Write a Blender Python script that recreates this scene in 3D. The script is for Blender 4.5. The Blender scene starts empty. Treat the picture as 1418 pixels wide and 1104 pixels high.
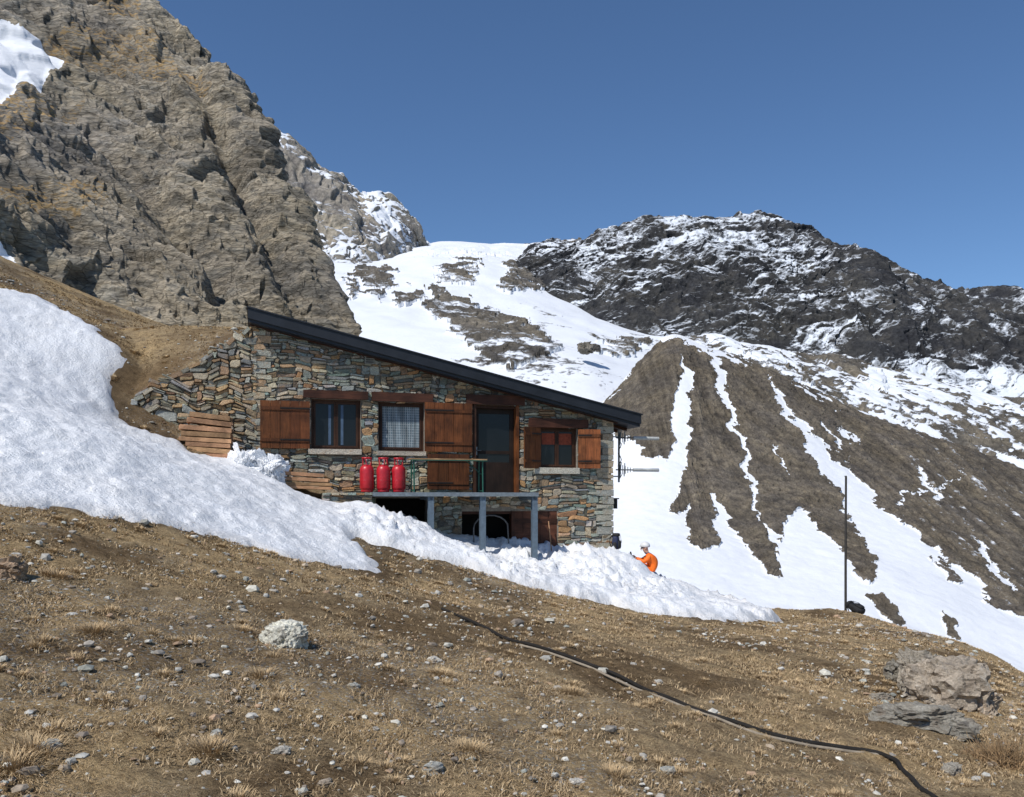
import bpy, bmesh, math, random, time
import numpy as np
from mathutils import Vector
T0=time.time()
rng=np.random.default_rng(7); random.seed(5)
f=1180.0; CX=709.0; HZ=690.0
def W(px,py,Y): return ((px-CX)/f*Y, Y, (HZ-py)/f*Y)
scene=bpy.context.scene
# ------------------------------------------------------------------ noise
def h3(ix,iy,iz,s):
    h=(ix*374761393+iy*668265263+iz*1274126177+s*974711347)&0xffffffff
    h=((h^(h>>13))*1274126177)&0xffffffff
    h=h^(h>>16)
    return h/4294967296.0
def vnoise(p,s=0):
    i=np.floor(p).astype(np.int64); t=p-i; t=t*t*(3-2*t)
    r=0
    for dx in (0,1):
        wx=t[:,0] if dx else 1-t[:,0]
        for dy in (0,1):
            wy=t[:,1] if dy else 1-t[:,1]
            for dz in (0,1):
                wz=t[:,2] if dz else 1-t[:,2]
                r=r+wx*wy*wz*h3(i[:,0]+dx,i[:,1]+dy,i[:,2]+dz,s)
    return r-0.5
def fbm(p,o=4,s=0,g=.5):
    r=0;a=1
    for k in range(o):
        r=r+a*vnoise(p,s+k*7); p=p*2.03+11.3; a*=g
    return r
def ridged(p,o=4,s=0,g=.5):
    r=0;a=1
    for k in range(o):
        r=r+a*(0.5-2*np.abs(vnoise(p,s+k*7))); p=p*2.03+5.7; a*=g
    return r
def facet(p,s=0,slope=.7,step=.6):
    i=np.floor(p).astype(np.int64)
    best=np.full(len(p),1e9); bi=np.zeros_like(i); bf=np.zeros_like(p)
    for dx in (-1,0,1):
        for dy in (-1,0,1):
            for dz in (-1,0,1):
                c=i+np.array([dx,dy,dz])
                q=np.stack([h3(c[:,0],c[:,1],c[:,2],s+k) for k in range(3)],1)+c
                d=((p-q)**2).sum(1); m=d<best
                best[m]=d[m]; bi[m]=c[m]; bf[m]=q[m]
    g=np.stack([h3(bi[:,0],bi[:,1],bi[:,2],s+10+k) for k in range(3)],1)-.5
    v=h3(bi[:,0],bi[:,1],bi[:,2],s+20)-.5
    return v*step+((p-bf)*g).sum(1)*slope*2
def blur(d,n=2):
    for _ in range(n):
        e=np.pad(d,1,mode='edge'); e=(e[:-2]+2*e[1:-1]+e[2:])/4; d=(e[:,:-2]+2*e[:,1:-1]+e[:,2:])/4
    return d
def sst(a,b,x):
    t=np.clip((x-a)/(b-a),0,1); return t*t*(3-2*t)
def pip(px,py,poly):
    r=np.zeros(px.shape,bool); n=len(poly)
    for i in range(n):
        x1,y1=poly[i]; x2,y2=poly[(i+1)%n]
        if y1==y2: continue
        c=((y1>py)!=(y2>py))&(px<(x2-x1)*(py-y1)/(y2-y1)+x1)
        r^=c
    return r
def pdist(x,y,poly):
    d=np.full(x.shape,1e9); n=len(poly)
    for i in range(n):
        x1,y1=poly[i]; x2,y2=poly[(i+1)%n]
        dx,dy=x2-x1,y2-y1; L=dx*dx+dy*dy+1e-9
        t=np.clip(((x-x1)*dx+(y-y1)*dy)/L,0,1)
        d=np.minimum(d,(x-x1-t*dx)**2+(y-y1-t*dy)**2)
    d=np.sqrt(d); return np.where(pip(x,y,poly),d,-d)
# ------------------------------------------------------------------ materials
def setin(nt,node,key,v):
    if isinstance(v,bpy.types.NodeSocket): nt.links.new(v,node.inputs[key])
    else:
        if isinstance(v,tuple) and len(v)==3 and node.inputs[key].type=='RGBA': v=(*v,1)
        node.inputs[key].default_value=v
class NT:
    def __init__(s,name,rough=.9,spec=.3):
        s.m=bpy.data.materials.new(name); s.m.use_nodes=True; s.nt=s.m.node_tree
        s.b=s.nt.nodes['Principled BSDF']; s.b.inputs['Roughness'].default_value=rough
        s.b.inputs['Specular IOR Level'].default_value=spec
        s.tc=s.nt.nodes.new('ShaderNodeTexCoord').outputs['Object']
    def n(s,t,**k):
        n=s.nt.nodes.new(t)
        for a,b in k.items(): setattr(n,a,b)
        return n
    def map(s,scale=(1,1,1),rot=(0,0,0),v=None):
        n=s.n('ShaderNodeMapping'); s.nt.links.new(v or s.tc,n.inputs[0]); n.inputs['Scale'].default_value=scale; n.inputs['Rotation'].default_value=rot
        return n.outputs[0]
    def noise(s,sc,det=4,ro=.55,v=None,dist=0.):
        n=s.n('ShaderNodeTexNoise'); s.nt.links.new(v or s.tc,n.inputs['Vector'])
        n.inputs['Scale'].default_value=sc; n.inputs['Detail'].default_value=det; n.inputs['Roughness'].default_value=ro; n.inputs['Distortion'].default_value=dist
        return n.outputs[0]
    def vor(s,sc,v=None,out='Distance',feat='F1'):
        n=s.n('ShaderNodeTexVoronoi',feature=feat); s.nt.links.new(v or s.tc,n.inputs['Vector']); n.inputs['Scale'].default_value=sc
        return n.outputs[out]
    def ramp(s,fac,stops):
        n=s.n('ShaderNodeValToRGB'); s.nt.links.new(fac,n.inputs[0]); e=n.color_ramp.elements
        while len(e)<len(stops): e.new(.5)
        for i,(p,c) in enumerate(stops):
            e[i].position=p
            if not isinstance(c,tuple): c=(c,c,c)
            e[i].color=(*c,1)
        return n.outputs[0]
    def mix(s,fac,a,b,mode='MIX'):
        n=s.n('ShaderNodeMixRGB',blend_type=mode); setin(s.nt,n,0,fac); setin(s.nt,n,1,a); setin(s.nt,n,2,b); return n.outputs[0]
    def math(s,op,a,b=0.,c=None):
        n=s.n('ShaderNodeMath',operation=op); setin(s.nt,n,0,a); setin(s.nt,n,1,b)
        if c is not None: setin(s.nt,n,2,c)
        return n.outputs[0]
    def attr(s,name='col'):
        return s.n('ShaderNodeAttribute',attribute_name=name)
    def sep(s,c):
        n=s.n('ShaderNodeSeparateColor'); s.nt.links.new(c,n.inputs[0]); return n.outputs
    def bump(s,h,st=.5,d=.02):
        n=s.n('ShaderNodeBump'); s.nt.links.new(h,n.inputs['Height']); n.inputs['Strength'].default_value=st; n.inputs['Distance'].default_value=d
        s.nt.links.new(n.outputs[0],s.b.inputs['Normal'])
    def col(s,c): setin(s.nt,s.b,'Base Color',c)
def simple(name,c,rough=.6,metal=0.,vs=8.,va=.25,bs=0.,spec=.4,stretch=(1,1,1),attr=False):
    t=NT(name,rough,spec); t.b.inputs['Metallic'].default_value=metal
    n=t.noise(vs,6,.6,t.map(stretch))
    k=t.ramp(n,[(.3,1-va),(.7,1+va)])
    base=t.attr().outputs[0] if attr else (*c,1)
    t.col(t.mix(1.,base,k,'MULTIPLY'))
    if bs: t.bump(n,bs,.02)
    return t.m
def terrain_mat(name,rock,grass,sc,bd,dn=.5,snow=(.72,.75,.80),strat=None,edge=.04,dirty=.3,dn1=None):
    t=NT(name,.95,.12)
    a=t.sep(t.attr('mask').outputs[0])
    v=t.map((1,1,1)) if strat is None else t.map(strat[0],strat[1])
    n1=t.noise(sc,10,.65,v); n2=t.noise(sc*6,8,.7,v); n3=t.noise(sc*.25,4,.6)
    rc=t.ramp(n1,rock)
    rc=t.mix(1.,rc,t.ramp(n2,[(.3,.5),(.5,1.),(.72,1.55)]),'MULTIPLY')
    rc=t.mix(1.,rc,t.ramp(n3,[(.35,(.85,.86,.9)),(.65,(1.12,1.08,.98))]),'MULTIPLY')
    if strat is not None:
        vo=t.vor(sc*4,v,'Distance','DISTANCE_TO_EDGE')
        rc=t.mix(1.,rc,t.ramp(vo,[(0.,.45),(.07,1.)]),'MULTIPLY')
    gc=t.ramp(n2,grass)
    gf=t.ramp(t.math('ADD',a[1],t.math('MULTIPLY',t.math('SUBTRACT',n2,.5),1.2)),[(.45,0.),(.55,1.)])
    c=t.mix(gf,rc,gc)
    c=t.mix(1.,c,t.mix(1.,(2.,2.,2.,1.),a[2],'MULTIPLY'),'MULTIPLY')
    sn=t.math('ADD',a[0],t.math('MULTIPLY',t.math('SUBTRACT',n2,.5),dn))
    sn=t.math('ADD',sn,t.math('MULTIPLY',t.math('SUBTRACT',n1,.5),dn if dn1 is None else dn1))
    sf=t.ramp(sn,[(.5-edge,0.),(.5+edge,1.)])
    sc_=t.mix(t.ramp(n1,[(.42,0.),(.7,dirty)]),(*snow,1),tuple(q*.78 for q in snow)+(1,))
    c=t.mix(sf,c,sc_)
    t.col(c)
    hb=t.math('MULTIPLY',t.math('ADD',n2,t.math('MULTIPLY',n1,2.)),t.ramp(sf,[(0.,1.),(1.,.18)]))
    t.bump(hb,.8,bd)
    return t.m
# ------------------------------------------------------------------ mesh helpers
def link(o,parent=None):
    scene.collection.objects.link(o)
    if parent: o.parent=parent
    return o
def empty(name,loc=(0,0,0),rz=0.):
    o=bpy.data.objects.new(name,None); o.location=loc; o.rotation_euler=(0,0,rz); o.empty_display_size=.3
    return link(o)
def fast(name,V,loops,starts,mat,attrs={},flat=False,parent=None):
    me=bpy.data.meshes.new(name); me.vertices.add(len(V)); me.vertices.foreach_set('co',np.ascontiguousarray(V,dtype=np.float32).ravel())
    me.loops.add(len(loops)); me.loops.foreach_set('vertex_index',loops.astype(np.int32))
    me.polygons.add(len(starts)); me.polygons.foreach_set('loop_start',starts.astype(np.int32))
    me.update(calc_edges=True)
    for k,c in attrs.items():
        a=me.attributes.new(k,'FLOAT_COLOR','POINT'); cc=np.ones((len(V),4),np.float32); cc[:,:3]=c; a.data.foreach_set('color',cc.ravel())
    if flat: me.shade_flat()
    me.materials.append(mat)
    return link(bpy.data.objects.new(name,me),parent)
def grid(name,V,mat,attrs={},keep=None,flat=False):
    nv,nu=V.shape[:2]; idx=np.arange(nv*nu).reshape(nv,nu)
    q=np.stack([idx[:-1,:-1],idx[:-1,1:],idx[1:,1:],idx[1:,:-1]],-1).reshape(-1,4)
    P=V.reshape(-1,3)
    if keep is not None:
        k=keep.ravel(); q=q[k[q].all(1)]
        used=np.unique(q); re=np.zeros(nv*nu,np.int64); re[used]=np.arange(len(used)); q=re[q]; P=P[used]
        attrs={a:c.reshape(-1,3)[used] for a,c in attrs.items()}
    else: attrs={a:c.reshape(-1,3) for a,c in attrs.items()}
    return fast(name,P,q.ravel(),np.arange(len(q))*4,mat,attrs,flat)
class MB:
    def __init__(s): s.v=[];s.f=[];s.m=[];s.c=[];s.sm=[]
    def add(s,vs,fs,m=0,c=(1,1,1),smooth=False):
        b=len(s.v); s.v+= [tuple(v) for v in vs]; s.c+=[c]*len(vs)
        for q in fs: s.f.append([b+i for i in q]); s.m.append(m); s.sm.append(smooth)
    def box(s,x0,x1,y0,y1,z0,z1,m=0,c=(1,1,1),j=0.):
        vs=[(x,y,z) for z in (z0,z1) for y in (y0,y1) for x in (x0,x1)]
        if j: vs=[tuple(a+random.uniform(-j,j) for a in v) for v in vs]
        s.add(vs,[(0,2,3,1),(4,5,7,6),(0,1,5,4),(2,6,7,3),(0,4,6,2),(1,3,7,5)],m,c)
    def obox(s,c,half,R,m=0,col=(1,1,1)):
        R=np.array(R); vs=[tuple(np.array(c)+R@(np.array((x,y,z))*np.array(half))) for z in (-1,1) for y in (-1,1) for x in (-1,1)]
        s.add(vs,[(0,2,3,1),(4,5,7,6),(0,1,5,4),(2,6,7,3),(0,4,6,2),(1,3,7,5)],m,col)
    def tube(s,pts,r,seg=8,m=0,c=(1,1,1),caps=True):
        pts=[np.array(p,float) for p in pts]; n=len(pts); rr=r if hasattr(r,'__len__') else [r]*n
        vs=[]; up=np.array((0,0,1.))
        for i,p in enumerate(pts):
            d=pts[min(i+1,n-1)]-pts[max(i-1,0)]; d/=np.linalg.norm(d)+1e-9
            a=np.cross(d,up)
            if np.linalg.norm(a)<.1: a=np.cross(d,(0,1.,0))
            a/=np.linalg.norm(a); b=np.cross(a,d)
            for k in range(seg):
                t=2*math.pi*k/seg; vs.append(p+rr[i]*(a*math.cos(t)+b*math.sin(t)))
        fs=[(i*seg+k,i*seg+(k+1)%seg,(i+1)*seg+(k+1)%seg,(i+1)*seg+k) for i in range(n-1) for k in range(seg)]
        s.add(vs,fs,m,c,True)
        if caps: s.add(vs[:seg],[tuple(range(seg))[::-1]],m,c); s.add(vs[-seg:],[tuple(range(seg))],m,c)
    def lathe(s,prof,cx=0,cy=0,cz=0,seg=24,m=0,c=(1,1,1)):
        vs=[(cx+r*math.cos(2*math.pi*k/seg),cy+r*math.sin(2*math.pi*k/seg),cz+z) for r,z in prof for k in range(seg)]
        fs=[(i*seg+k,i*seg+(k+1)%seg,(i+1)*seg+(k+1)%seg,(i+1)*seg+k) for i in range(len(prof)-1) for k in range(seg)]
        s.add(vs,fs,m,c,True)
    def sell(s,c,r,e=.5,m=0,col=(1,1,1),nu=20,nv=12,R=None,zmin=-1.):
        sg=lambda x,p: math.copysign(abs(x)**p,x)
        vs=[]
        for i in range(nv+1):
            ph=-math.pi/2+math.pi*i/nv
            for k in range(nu):
                th=2*math.pi*k/nu
                q=np.array((r[0]*sg(math.cos(ph),e)*sg(math.cos(th),e),r[1]*sg(math.cos(ph),e)*sg(math.sin(th),e),r[2]*max(zmin,sg(math.sin(ph),e))))
                if R is not None: q=np.array(R)@q
                vs.append(q+np.array(c))
        fs=[(i*nu+k,i*nu+(k+1)%nu,(i+1)*nu+(k+1)%nu,(i+1)*nu+k) for i in range(nv) for k in range(nu)]
        s.add(vs,fs,m,col,True)
    def done(s,name,mats,parent=None,loc=None,bevel=0.):
        me=bpy.data.meshes.new(name); vs=s.v
        if loc is not None and parent is None: vs=[(a-loc[0],b-loc[1],c-loc[2]) for a,b,c in vs]
        me.from_pydata(vs,[],s.f)
        me.polygons.foreach_set('material_index',s.m); me.polygons.foreach_set('use_smooth',s.sm)
        a=me.attributes.new('col','FLOAT_COLOR','POINT'); cc=np.ones((len(vs),4),np.float32); cc[:,:3]=np.array(s.c); a.data.foreach_set('color',cc.ravel())
        for m in mats: me.materials.append(m)
        me.update()
        o=link(bpy.data.objects.new(name,me),parent)
        if loc is not None and parent is None: o.location=loc
        if bevel:
            b=o.modifiers.new('bevel','BEVEL'); b.width=bevel; b.segments=2; b.limit_method='ANGLE'
        return o
def rotz(a): c,s=math.cos(a),math.sin(a); return np.array([[c,-s,0],[s,c,0],[0,0,1]])
def roty(a): c,s=math.cos(a),math.sin(a); return np.array([[c,0,s],[0,1,0],[-s,0,c]])
def rotx(a): c,s=math.cos(a),math.sin(a); return np.array([[1,0,0],[0,c,-s],[0,s,c]])
# ------------------------------------------------------------------ facade frame
O=np.array((-5.88,18.97)); E=np.array((2.57,21.47))-O; LEN=np.linalg.norm(E); E/=LEN
TH=math.atan2(E[1],E[0]); NO=np.array((E[1],-E[0]))
def F(px,py,w=0.):
    d=np.array(((px-CX)/f,1.)); t=(w+O@NO)/(d@NO)
    p=t*d; return float((p-O)@E), float((HZ-py)/f*t)
def fw(u,w,z=0.):
    p=O+u*E+w*NO; return (p[0],p[1],z)
# ------------------------------------------------------------------ ground height
cp=[(0,1104,3.6),(350,1104,4.0),(709,1104,4.6),(1060,1104,5.2),(1418,1104,6.0),
(0,900,5.5),(350,900,6.8),(709,900,8.8),(1060,930,10),(1418,1000,9.5),
(0,697,9.5),(200,724,10.5),(400,770,12),(520,792,13.5),(600,780,15.5),(700,800,16.3),(850,835,17.3),(1000,855,18.5),(1080,861,20),
(350,648,18.6),(450,696,18.6),(515,712,18.6),(560,740,18.8),(600,752,18.9),(650,775,19.4),(750,778,20.2),(850,778,21),(900,808,21.5),(960,828,21),
(1180,858,23),(1290,885,20),(1380,912,16.5),(1418,945,14),
(0,404,20),(100,443,20),(170,495,19.2),(155,565,17.8),(250,625,17.4),(340,664,17),(0,550,14),(100,605,13.5),(200,648,13.3),(300,708,13),
(0,362,26),(100,412,25.5),(185,458,24)]
P=[W(*c) for c in cp]
P+=[(14,20,-7.2),(12.5,14,-6),(11,5,-4.6),(20,30,-14),(8,30,-6.5),(13,32,-10.5),(4,27,-3.3),(7,26,-4.6),(-5,27,3.2),(0,30,-.5),
(-20,40,7),(-40,45,12),(-30,25,14),(-8,38,3.5),(3,40,-5),(20,45,-18),(35,40,-24),(40,10,-20),(-10,5,1.2),(-15,12,4.6),(-10,-3,.8),(10,-3,-3.6),(0,-3,-1.6),(0,0,-1.65),(0,60,-10),(-30,60,8),(40,60,-30),(-25,5,5)]
P=np.array(P)
def tps_fit(P):
    n=len(P); d=np.hypot(P[:,None,0]-P[None,:,0],P[:,None,1]-P[None,:,1])
    K=d*d*np.log(d+1e-9)+np.eye(n)*.15; A=np.zeros((n+3,n+3)); A[:n,:n]=K; A[:n,n]=1; A[:n,n+1:]=P[:,:2]; A[n,:n]=1; A[n+1:,:n]=P[:,:2].T
    return np.linalg.solve(A,np.concatenate([P[:,2],np.zeros(3)]))
def tps_ev(P,w,x,y):
    r=w[len(P)]+w[len(P)+1]*x+w[len(P)+2]*y
    for i in range(len(P)):
        d2=(x-P[i,0])**2+(y-P[i,1])**2
        r=r+w[i]*d2*.5*np.log(d2+1e-12)
    return r
GW=tps_fit(P)
BP=np.array([(-5.7,19.1,3.72),(-6.6,18.8,3.08),(-7.5,18.55,2.5),(-8.6,18.2,1.95),(-6.4,21,4.15),(-8.6,21.6,4.3),(-10.7,24,4.75),(-9.6,19.2,2.9),(-6,26,4.3),(-12,28,5.5),(-3,26,4.0)])
BW=tps_fit(BP)
def G(x,y):
    x=np.asarray(x,float); y=np.asarray(y,float); sh=x.shape; x=x.ravel(); y=y.ravel()
    z=tps_ev(P,GW,x,y)
    u=(x-O[0])*E[0]+(y-O[1])*E[1]; w=(x-O[0])*NO[0]+(y-O[1])*NO[1]
    bk=tps_ev(BP,BW,x,y)
    m=sst(.06,.22,-w)*sst(.05,-.15,u)*sst(-4.6,-3.2,u)*sst(-6.5,-4.5,w)
    z=z+m*np.maximum(bk-z,0)
    ins=sst(.05,.2,-w)*sst(.05,.2,u)*sst(LEN-.05,LEN-.2,u)*sst(-6.9,-6.6,w)
    z=z+ins*(np.minimum(z,-1.6)-z)
    p=np.stack([x,y,x*0],1)
    z=z+.09*fbm(p/1.3,3,3)*sst(30,20,y)+.5*fbm(p/9.,3,5)*sst(22,34,y)
    return z.reshape(sh)
def hit(px,py,y0=2.2,y1=34.):
    ys=np.linspace(y0,y1,2500); xs=(px-CX)/f*ys; rz=(HZ-py)/f*ys
    k=np.nonzero(G(xs,ys)>=rz)[0]
    if len(k)==0: return None
    k=k[0]; return xs[k],ys[k],rz[k]
# ------------------------------------------------------------------ snow outline
sp=[(-350,250,0),(-200,330,0),(0,402,0),(60,415,0),(100,438,0),(140,458,0),(152,470,0),(175,490,0),(160,505,0),(153,530,0),(160,560,0),(167,582,0),(200,598,0),(245,612,0),(272,632,0),(320,640,0),
('f',-.6,.15),('f',.4,.2),('f',.9,.5),(400,684,0),(450,697,0),('f',1.9,1.25),('f',3.0,1.1),('f',3.3,-.3),('f',9.2,-.4),('w',3.6,24.5),('w',4.6,26.8),('w',6.2,26.),(1000,832,0),(1050,848,0),(1085,861,0),
(1040,862,0),(980,858,0),(900,850,0),(850,840,0),(800,828,0),(740,814,0),(690,800,0),(640,785,0),(600,775,0),(560,766,0),(500,749,0),(478,752,0),(505,768,0),(526,784,0),(515,792,0),(480,788,0),(440,779,0),(400,771,0),(350,754,0),(310,746,0),(240,731,0),(180,722,0),(100,706,0),(0,697,0),(-200,668,0),(-420,640,0)]
SP=[]
for s in sp:
    if s[0]=='f': q=fw(s[1],s[2]); SP.append((q[0],q[1]))
    elif s[0]=='w': SP.append((s[1],s[2]))
    else:
        q=hit(s[0],s[1])
        if q is None: print('MISS',s); continue
        SP.append((q[0],q[1]))
def snowd(x,y):
    p=np.stack([x,y,x*0],1)
    return pdist(x,y,SP)+.24*fbm(p/.7,3,31)+.14*fbm(p/.16,2,33)
def snowz(x,y,g,d):
    p=np.stack([x,y,x*0],1)
    cm=sst(-4.4,-2.6,x)*sst(13.2,15.2,y)
    T=.13+.08*cm
    t=np.where(d>0,T*(1-np.exp(-d/.22)),d*.9)
    k=sst(-.02,.35,d)
    t=t+k*((1-cm)*(.14*fbm(p/1.7,3,41)+.06*fbm(p/.4,3,43)+.045*np.abs(facet(p/.26,44,.9))+.03*fbm(p/.1,2,49)))
    r=np.zeros_like(t); m=cm>.01
    if m.any():
        q=p[m]+.08*np.stack([vnoise(p[m]/.2,61),vnoise(p[m]/.2,62),vnoise(p[m]/.2,63)],1)
        cl=sst(-.15,.3,fbm(q/1.2,2,50))
        r[m]=(.05+.14*cl)*np.abs(facet(q/.3,45,1.1))+(.03+.035*cl)*facet(q/.12,46,.9)+.22*fbm(q/.9,3,47)+.035*fbm(q/.07,3,48)
    return g+t+cm*k*r
# ------------------------------------------------------------------ ground mesh
NA,NR=1000,900
ang=np.radians(np.linspace(-64,64,NA)); rr=2.*np.exp(np.linspace(0,math.log(30),NR))
A,R=np.meshgrid(ang,rr); X=np.sin(A)*R; Y=-3+np.cos(A)*R
Z=G(X,Y); xf,yf=X.ravel(),Y.ravel()
SD=snowd(xf,yf)
p3=np.stack([xf,yf,xf*0],1)
fine=.055*fbm(p3/.25,3,12)+.02*fbm(p3/.06,2,13)
zg=Z.ravel()+fine
straw=fbm(p3/1.1,4,21); grav=fbm(p3/2.2,3,22)
leftness=sst(1,-5,xf)*sst(12,7,yf)
mask=np.stack([straw+.5,np.clip(grav+.34+.25*leftness,0,1),sst(.4,-.05,-SD)],1)
t=NT('dry_alpine_turf',.97,.08)
at=t.sep(t.attr('mask').outputs[0])
n1=t.noise(7,8,.7); n2=t.noise(40,6,.75); n3=t.noise(150,3,.6)
c1=t.ramp(n2,[(.32,(.055,.038,.024)),(.42,(.21,.15,.085)),(.52,(.46,.34,.195)),(.68,(.68,.53,.33))])
c2=t.ramp(n1,[(.33,(.06,.046,.032)),(.43,(.25,.18,.105)),(.58,(.52,.385,.22))])
c=t.mix(.5,c1,c2)
vc=t.vor(38,None,'Color'); vs=t.sep(vc)
vd=t.vor(38,None,'Distance')
gc=t.ramp(vs[0],[(0.,(.18,.16,.14)),(.3,(.36,.33,.29)),(.6,(.30,.23,.17)),(.8,(.54,.52,.46)),(1.,(.42,.43,.39))])
gm=t.math('MULTIPLY',t.ramp(t.math('ADD',at[1],t.math('MULTIPLY',t.math('SUBTRACT',n1,.5),.9)),[(.42,0.),(.62,1.)]),t.ramp(vs[1],[(.35,0.),(.45,1.)]))
gm=t.math('MULTIPLY',gm,t.ramp(vd,[(.35,1.),(.55,0.)]))
c=t.mix(gm,c,gc)
c=t.mix(1.,c,t.ramp(at[0],[(.2,(.55,.51,.48)),(.5,(1.,1.,1.)),(.8,(1.3,1.25,1.15))]),'MULTIPLY')
c=t.mix(1.,c,t.ramp(n3,[(.3,.5),(.7,1.5)]),'MULTIPLY')
c=t.mix(t.math('MULTIPLY',at[2],.55),c,(.09,.065,.042,1))
t.col(c); t.bump(t.math('ADD',t.math('MULTIPLY',n2,2.),n3),.9,.03)
M_ground=t.m
grid('ground',np.stack([X,Y,zg.reshape(X.shape)],-1),M_ground,{'mask':mask})
# snow sheet
t=NT('spring_snow',.5,.3)
n1=t.noise(1.3,6,.6); n2=t.noise(20,6,.7); n3=t.noise(5,6,.7)
a=t.sep(t.attr('mask').outputs[0])
c=t.mix(t.ramp(n1,[(.42,0.),(.7,.5)]),(.87,.885,.91,1),(.78,.78,.78,1))
c=t.mix(t.ramp(n3,[(.52,0.),(.78,.3)]),c,(.68,.66,.64,1))
c=t.mix(t.math('MULTIPLY',a[0],t.ramp(n2,[(.3,.2),(.7,.9)])),c,(.46,.40,.33,1))
t.col(c); t.bump(t.math('ADD',n2,n3),.8,.035)
M_snow=t.m
kp=SD>-.3
sz=np.full(len(xf),-99.); sz[kp]=snowz(xf[kp],yf[kp],Z.ravel()[kp],SD[kp])
smask=np.stack([sst(.30,.0,SD)*.55+.2*sst(.05,.4,fbm(p3/2.5,3,55)),xf*0,xf*0],1)
grid('snow',np.stack([X,Y,sz.reshape(X.shape)],-1),M_snow,{'mask':smask},keep=kp.reshape(X.shape))
print('ground',time.time()-T0)
def surf(x,y):
    x=np.atleast_1d(np.asarray(x,float)); y=np.atleast_1d(np.asarray(y,float)); g=G(x,y); d=snowd(x,y)
    return np.where(d>0,snowz(x,y,g,d),g)
# ------------------------------------------------------------------ grass blades
def sample(n,r0,r1,a0=-42,a1=42,pw=1.):
    u=rng.random(n)**pw; r=r0*np.exp(u*math.log(r1/r0)); a=np.radians(rng.uniform(a0,a1,n))
    return np.sin(a)*r,-3+np.cos(a)*r
def okpos(x,y):
    u=(x-O[0])*E[0]+(y-O[1])*E[1]; w=(x-O[0])*NO[0]+(y-O[1])*NO[1]
    return (snowd(x,y)<-.04)&~((u>-.1)&(u<LEN+.1)&(w<.4)&(w>-7))&(y>1.2)&~((u<0)&(u>-3)&(np.abs(w)<.2))
x,y=sample(150000,5.5,33,-44,40,.75)
cl=fbm(np.stack([x,y,x*0],1)/1.1,4,21)+.6*fbm(np.stack([x,y,x*0],1)/.25,2,77)
k=okpos(x,y)&(cl+rng.uniform(-.45,.4,len(x))>-.10); x,y=x[k],y[k]
nb=6
bx=np.repeat(x,nb)+rng.normal(0,.03,len(x)*nb); by=np.repeat(y,nb)+rng.normal(0,.03,len(x)*nb)
hh=rng.uniform(.02,.06,len(bx)); lean=rng.uniform(.8,1.45,len(bx)); tone=np.repeat(rng.random(len(x)),nb)
az=rng.uniform(0,2*math.pi,len(bx))
tx,ty=sample(700,6,28,-40,38,.7); k=okpos(tx,ty); tx,ty=tx[k],ty[k]
for px,py in ((130,875),(80,800),(365,937),(335,875),(290,1040),(650,1040),(1290,1000),(1330,1010),(1390,960),(45,1040),(20,1060),(610,935),(790,960),(850,1075)):
    q=hit(px,py)
    if q: tx=np.append(tx,q[0]); ty=np.append(ty,q[1])
LB=[(bx,by,hh,lean,tone,az)]
for i in range(len(tx)):
    big=i>=len(tx)-14; m=520 if big else 180; rad=.14 if big else rng.uniform(.04,.10)
    q=rng.normal(0,rad*.5,(m,2)); rq=np.hypot(q[:,0],q[:,1])
    LB.append((tx[i]+q[:,0],ty[i]+q[:,1],rng.uniform(.03,.075,m)*(rad/.1)**.5,np.clip(rq/rad*1.1+.35+rng.uniform(-.2,.3,m),.1,1.5),np.full(m,.6+.25*rng.random()),np.arctan2(q[:,1],q[:,0])+rng.normal(0,.5,m)))
bx,by,hh,lean,tone,az=[np.concatenate([l[i] for l in LB]) for i in range(6)]
bz=G(bx,by); N=len(bx); dist=np.hypot(bx,by)
ww=np.maximum(.0045,dist*.0007)*rng.uniform(.7,1.3,N)
D=np.stack([np.cos(az),np.sin(az),az*0],1); S=np.stack([-np.sin(az),np.cos(az),az*0],1)
B=np.stack([bx,by,bz-.004],1)
dr=lambda l:D*np.sin(l)[:,None]+np.array((0,0,1.))*np.cos(l)[:,None]
mid=B+dr(lean*.7)*(hh*.55)[:,None]; tip=mid+dr(np.minimum(lean*1.25,1.65))*(hh*.6)[:,None]
sw=S*(ww/2)[:,None]
VV=np.stack([B-sw,B+sw,mid-sw*.8,mid+sw*.8,tip],1).reshape(-1,3)
base=np.arange(N)*5
lp=(base[:,None]+np.array([0,1,3,2,2,3,4])).ravel(); st=(np.arange(N)[:,None]*7+np.array([0,4])).ravel()
pal=np.array([(.20,.14,.08),(.36,.255,.145),(.53,.385,.22),(.65,.49,.29),(.74,.59,.38)])
ti=np.clip(tone*3.0+rng.normal(0,.5,N),0,3.99); i0=ti.astype(int); fr=(ti-i0)[:,None]
colb=pal[i0]*(1-fr)+pal[i0+1]*fr
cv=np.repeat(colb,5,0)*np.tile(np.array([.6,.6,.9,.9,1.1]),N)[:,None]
t=NT('dry_grass_blades',.8,.2); t.col(t.attr('col').outputs[0]); 
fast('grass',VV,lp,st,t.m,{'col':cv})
print('grass',N,time.time()-T0)
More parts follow.
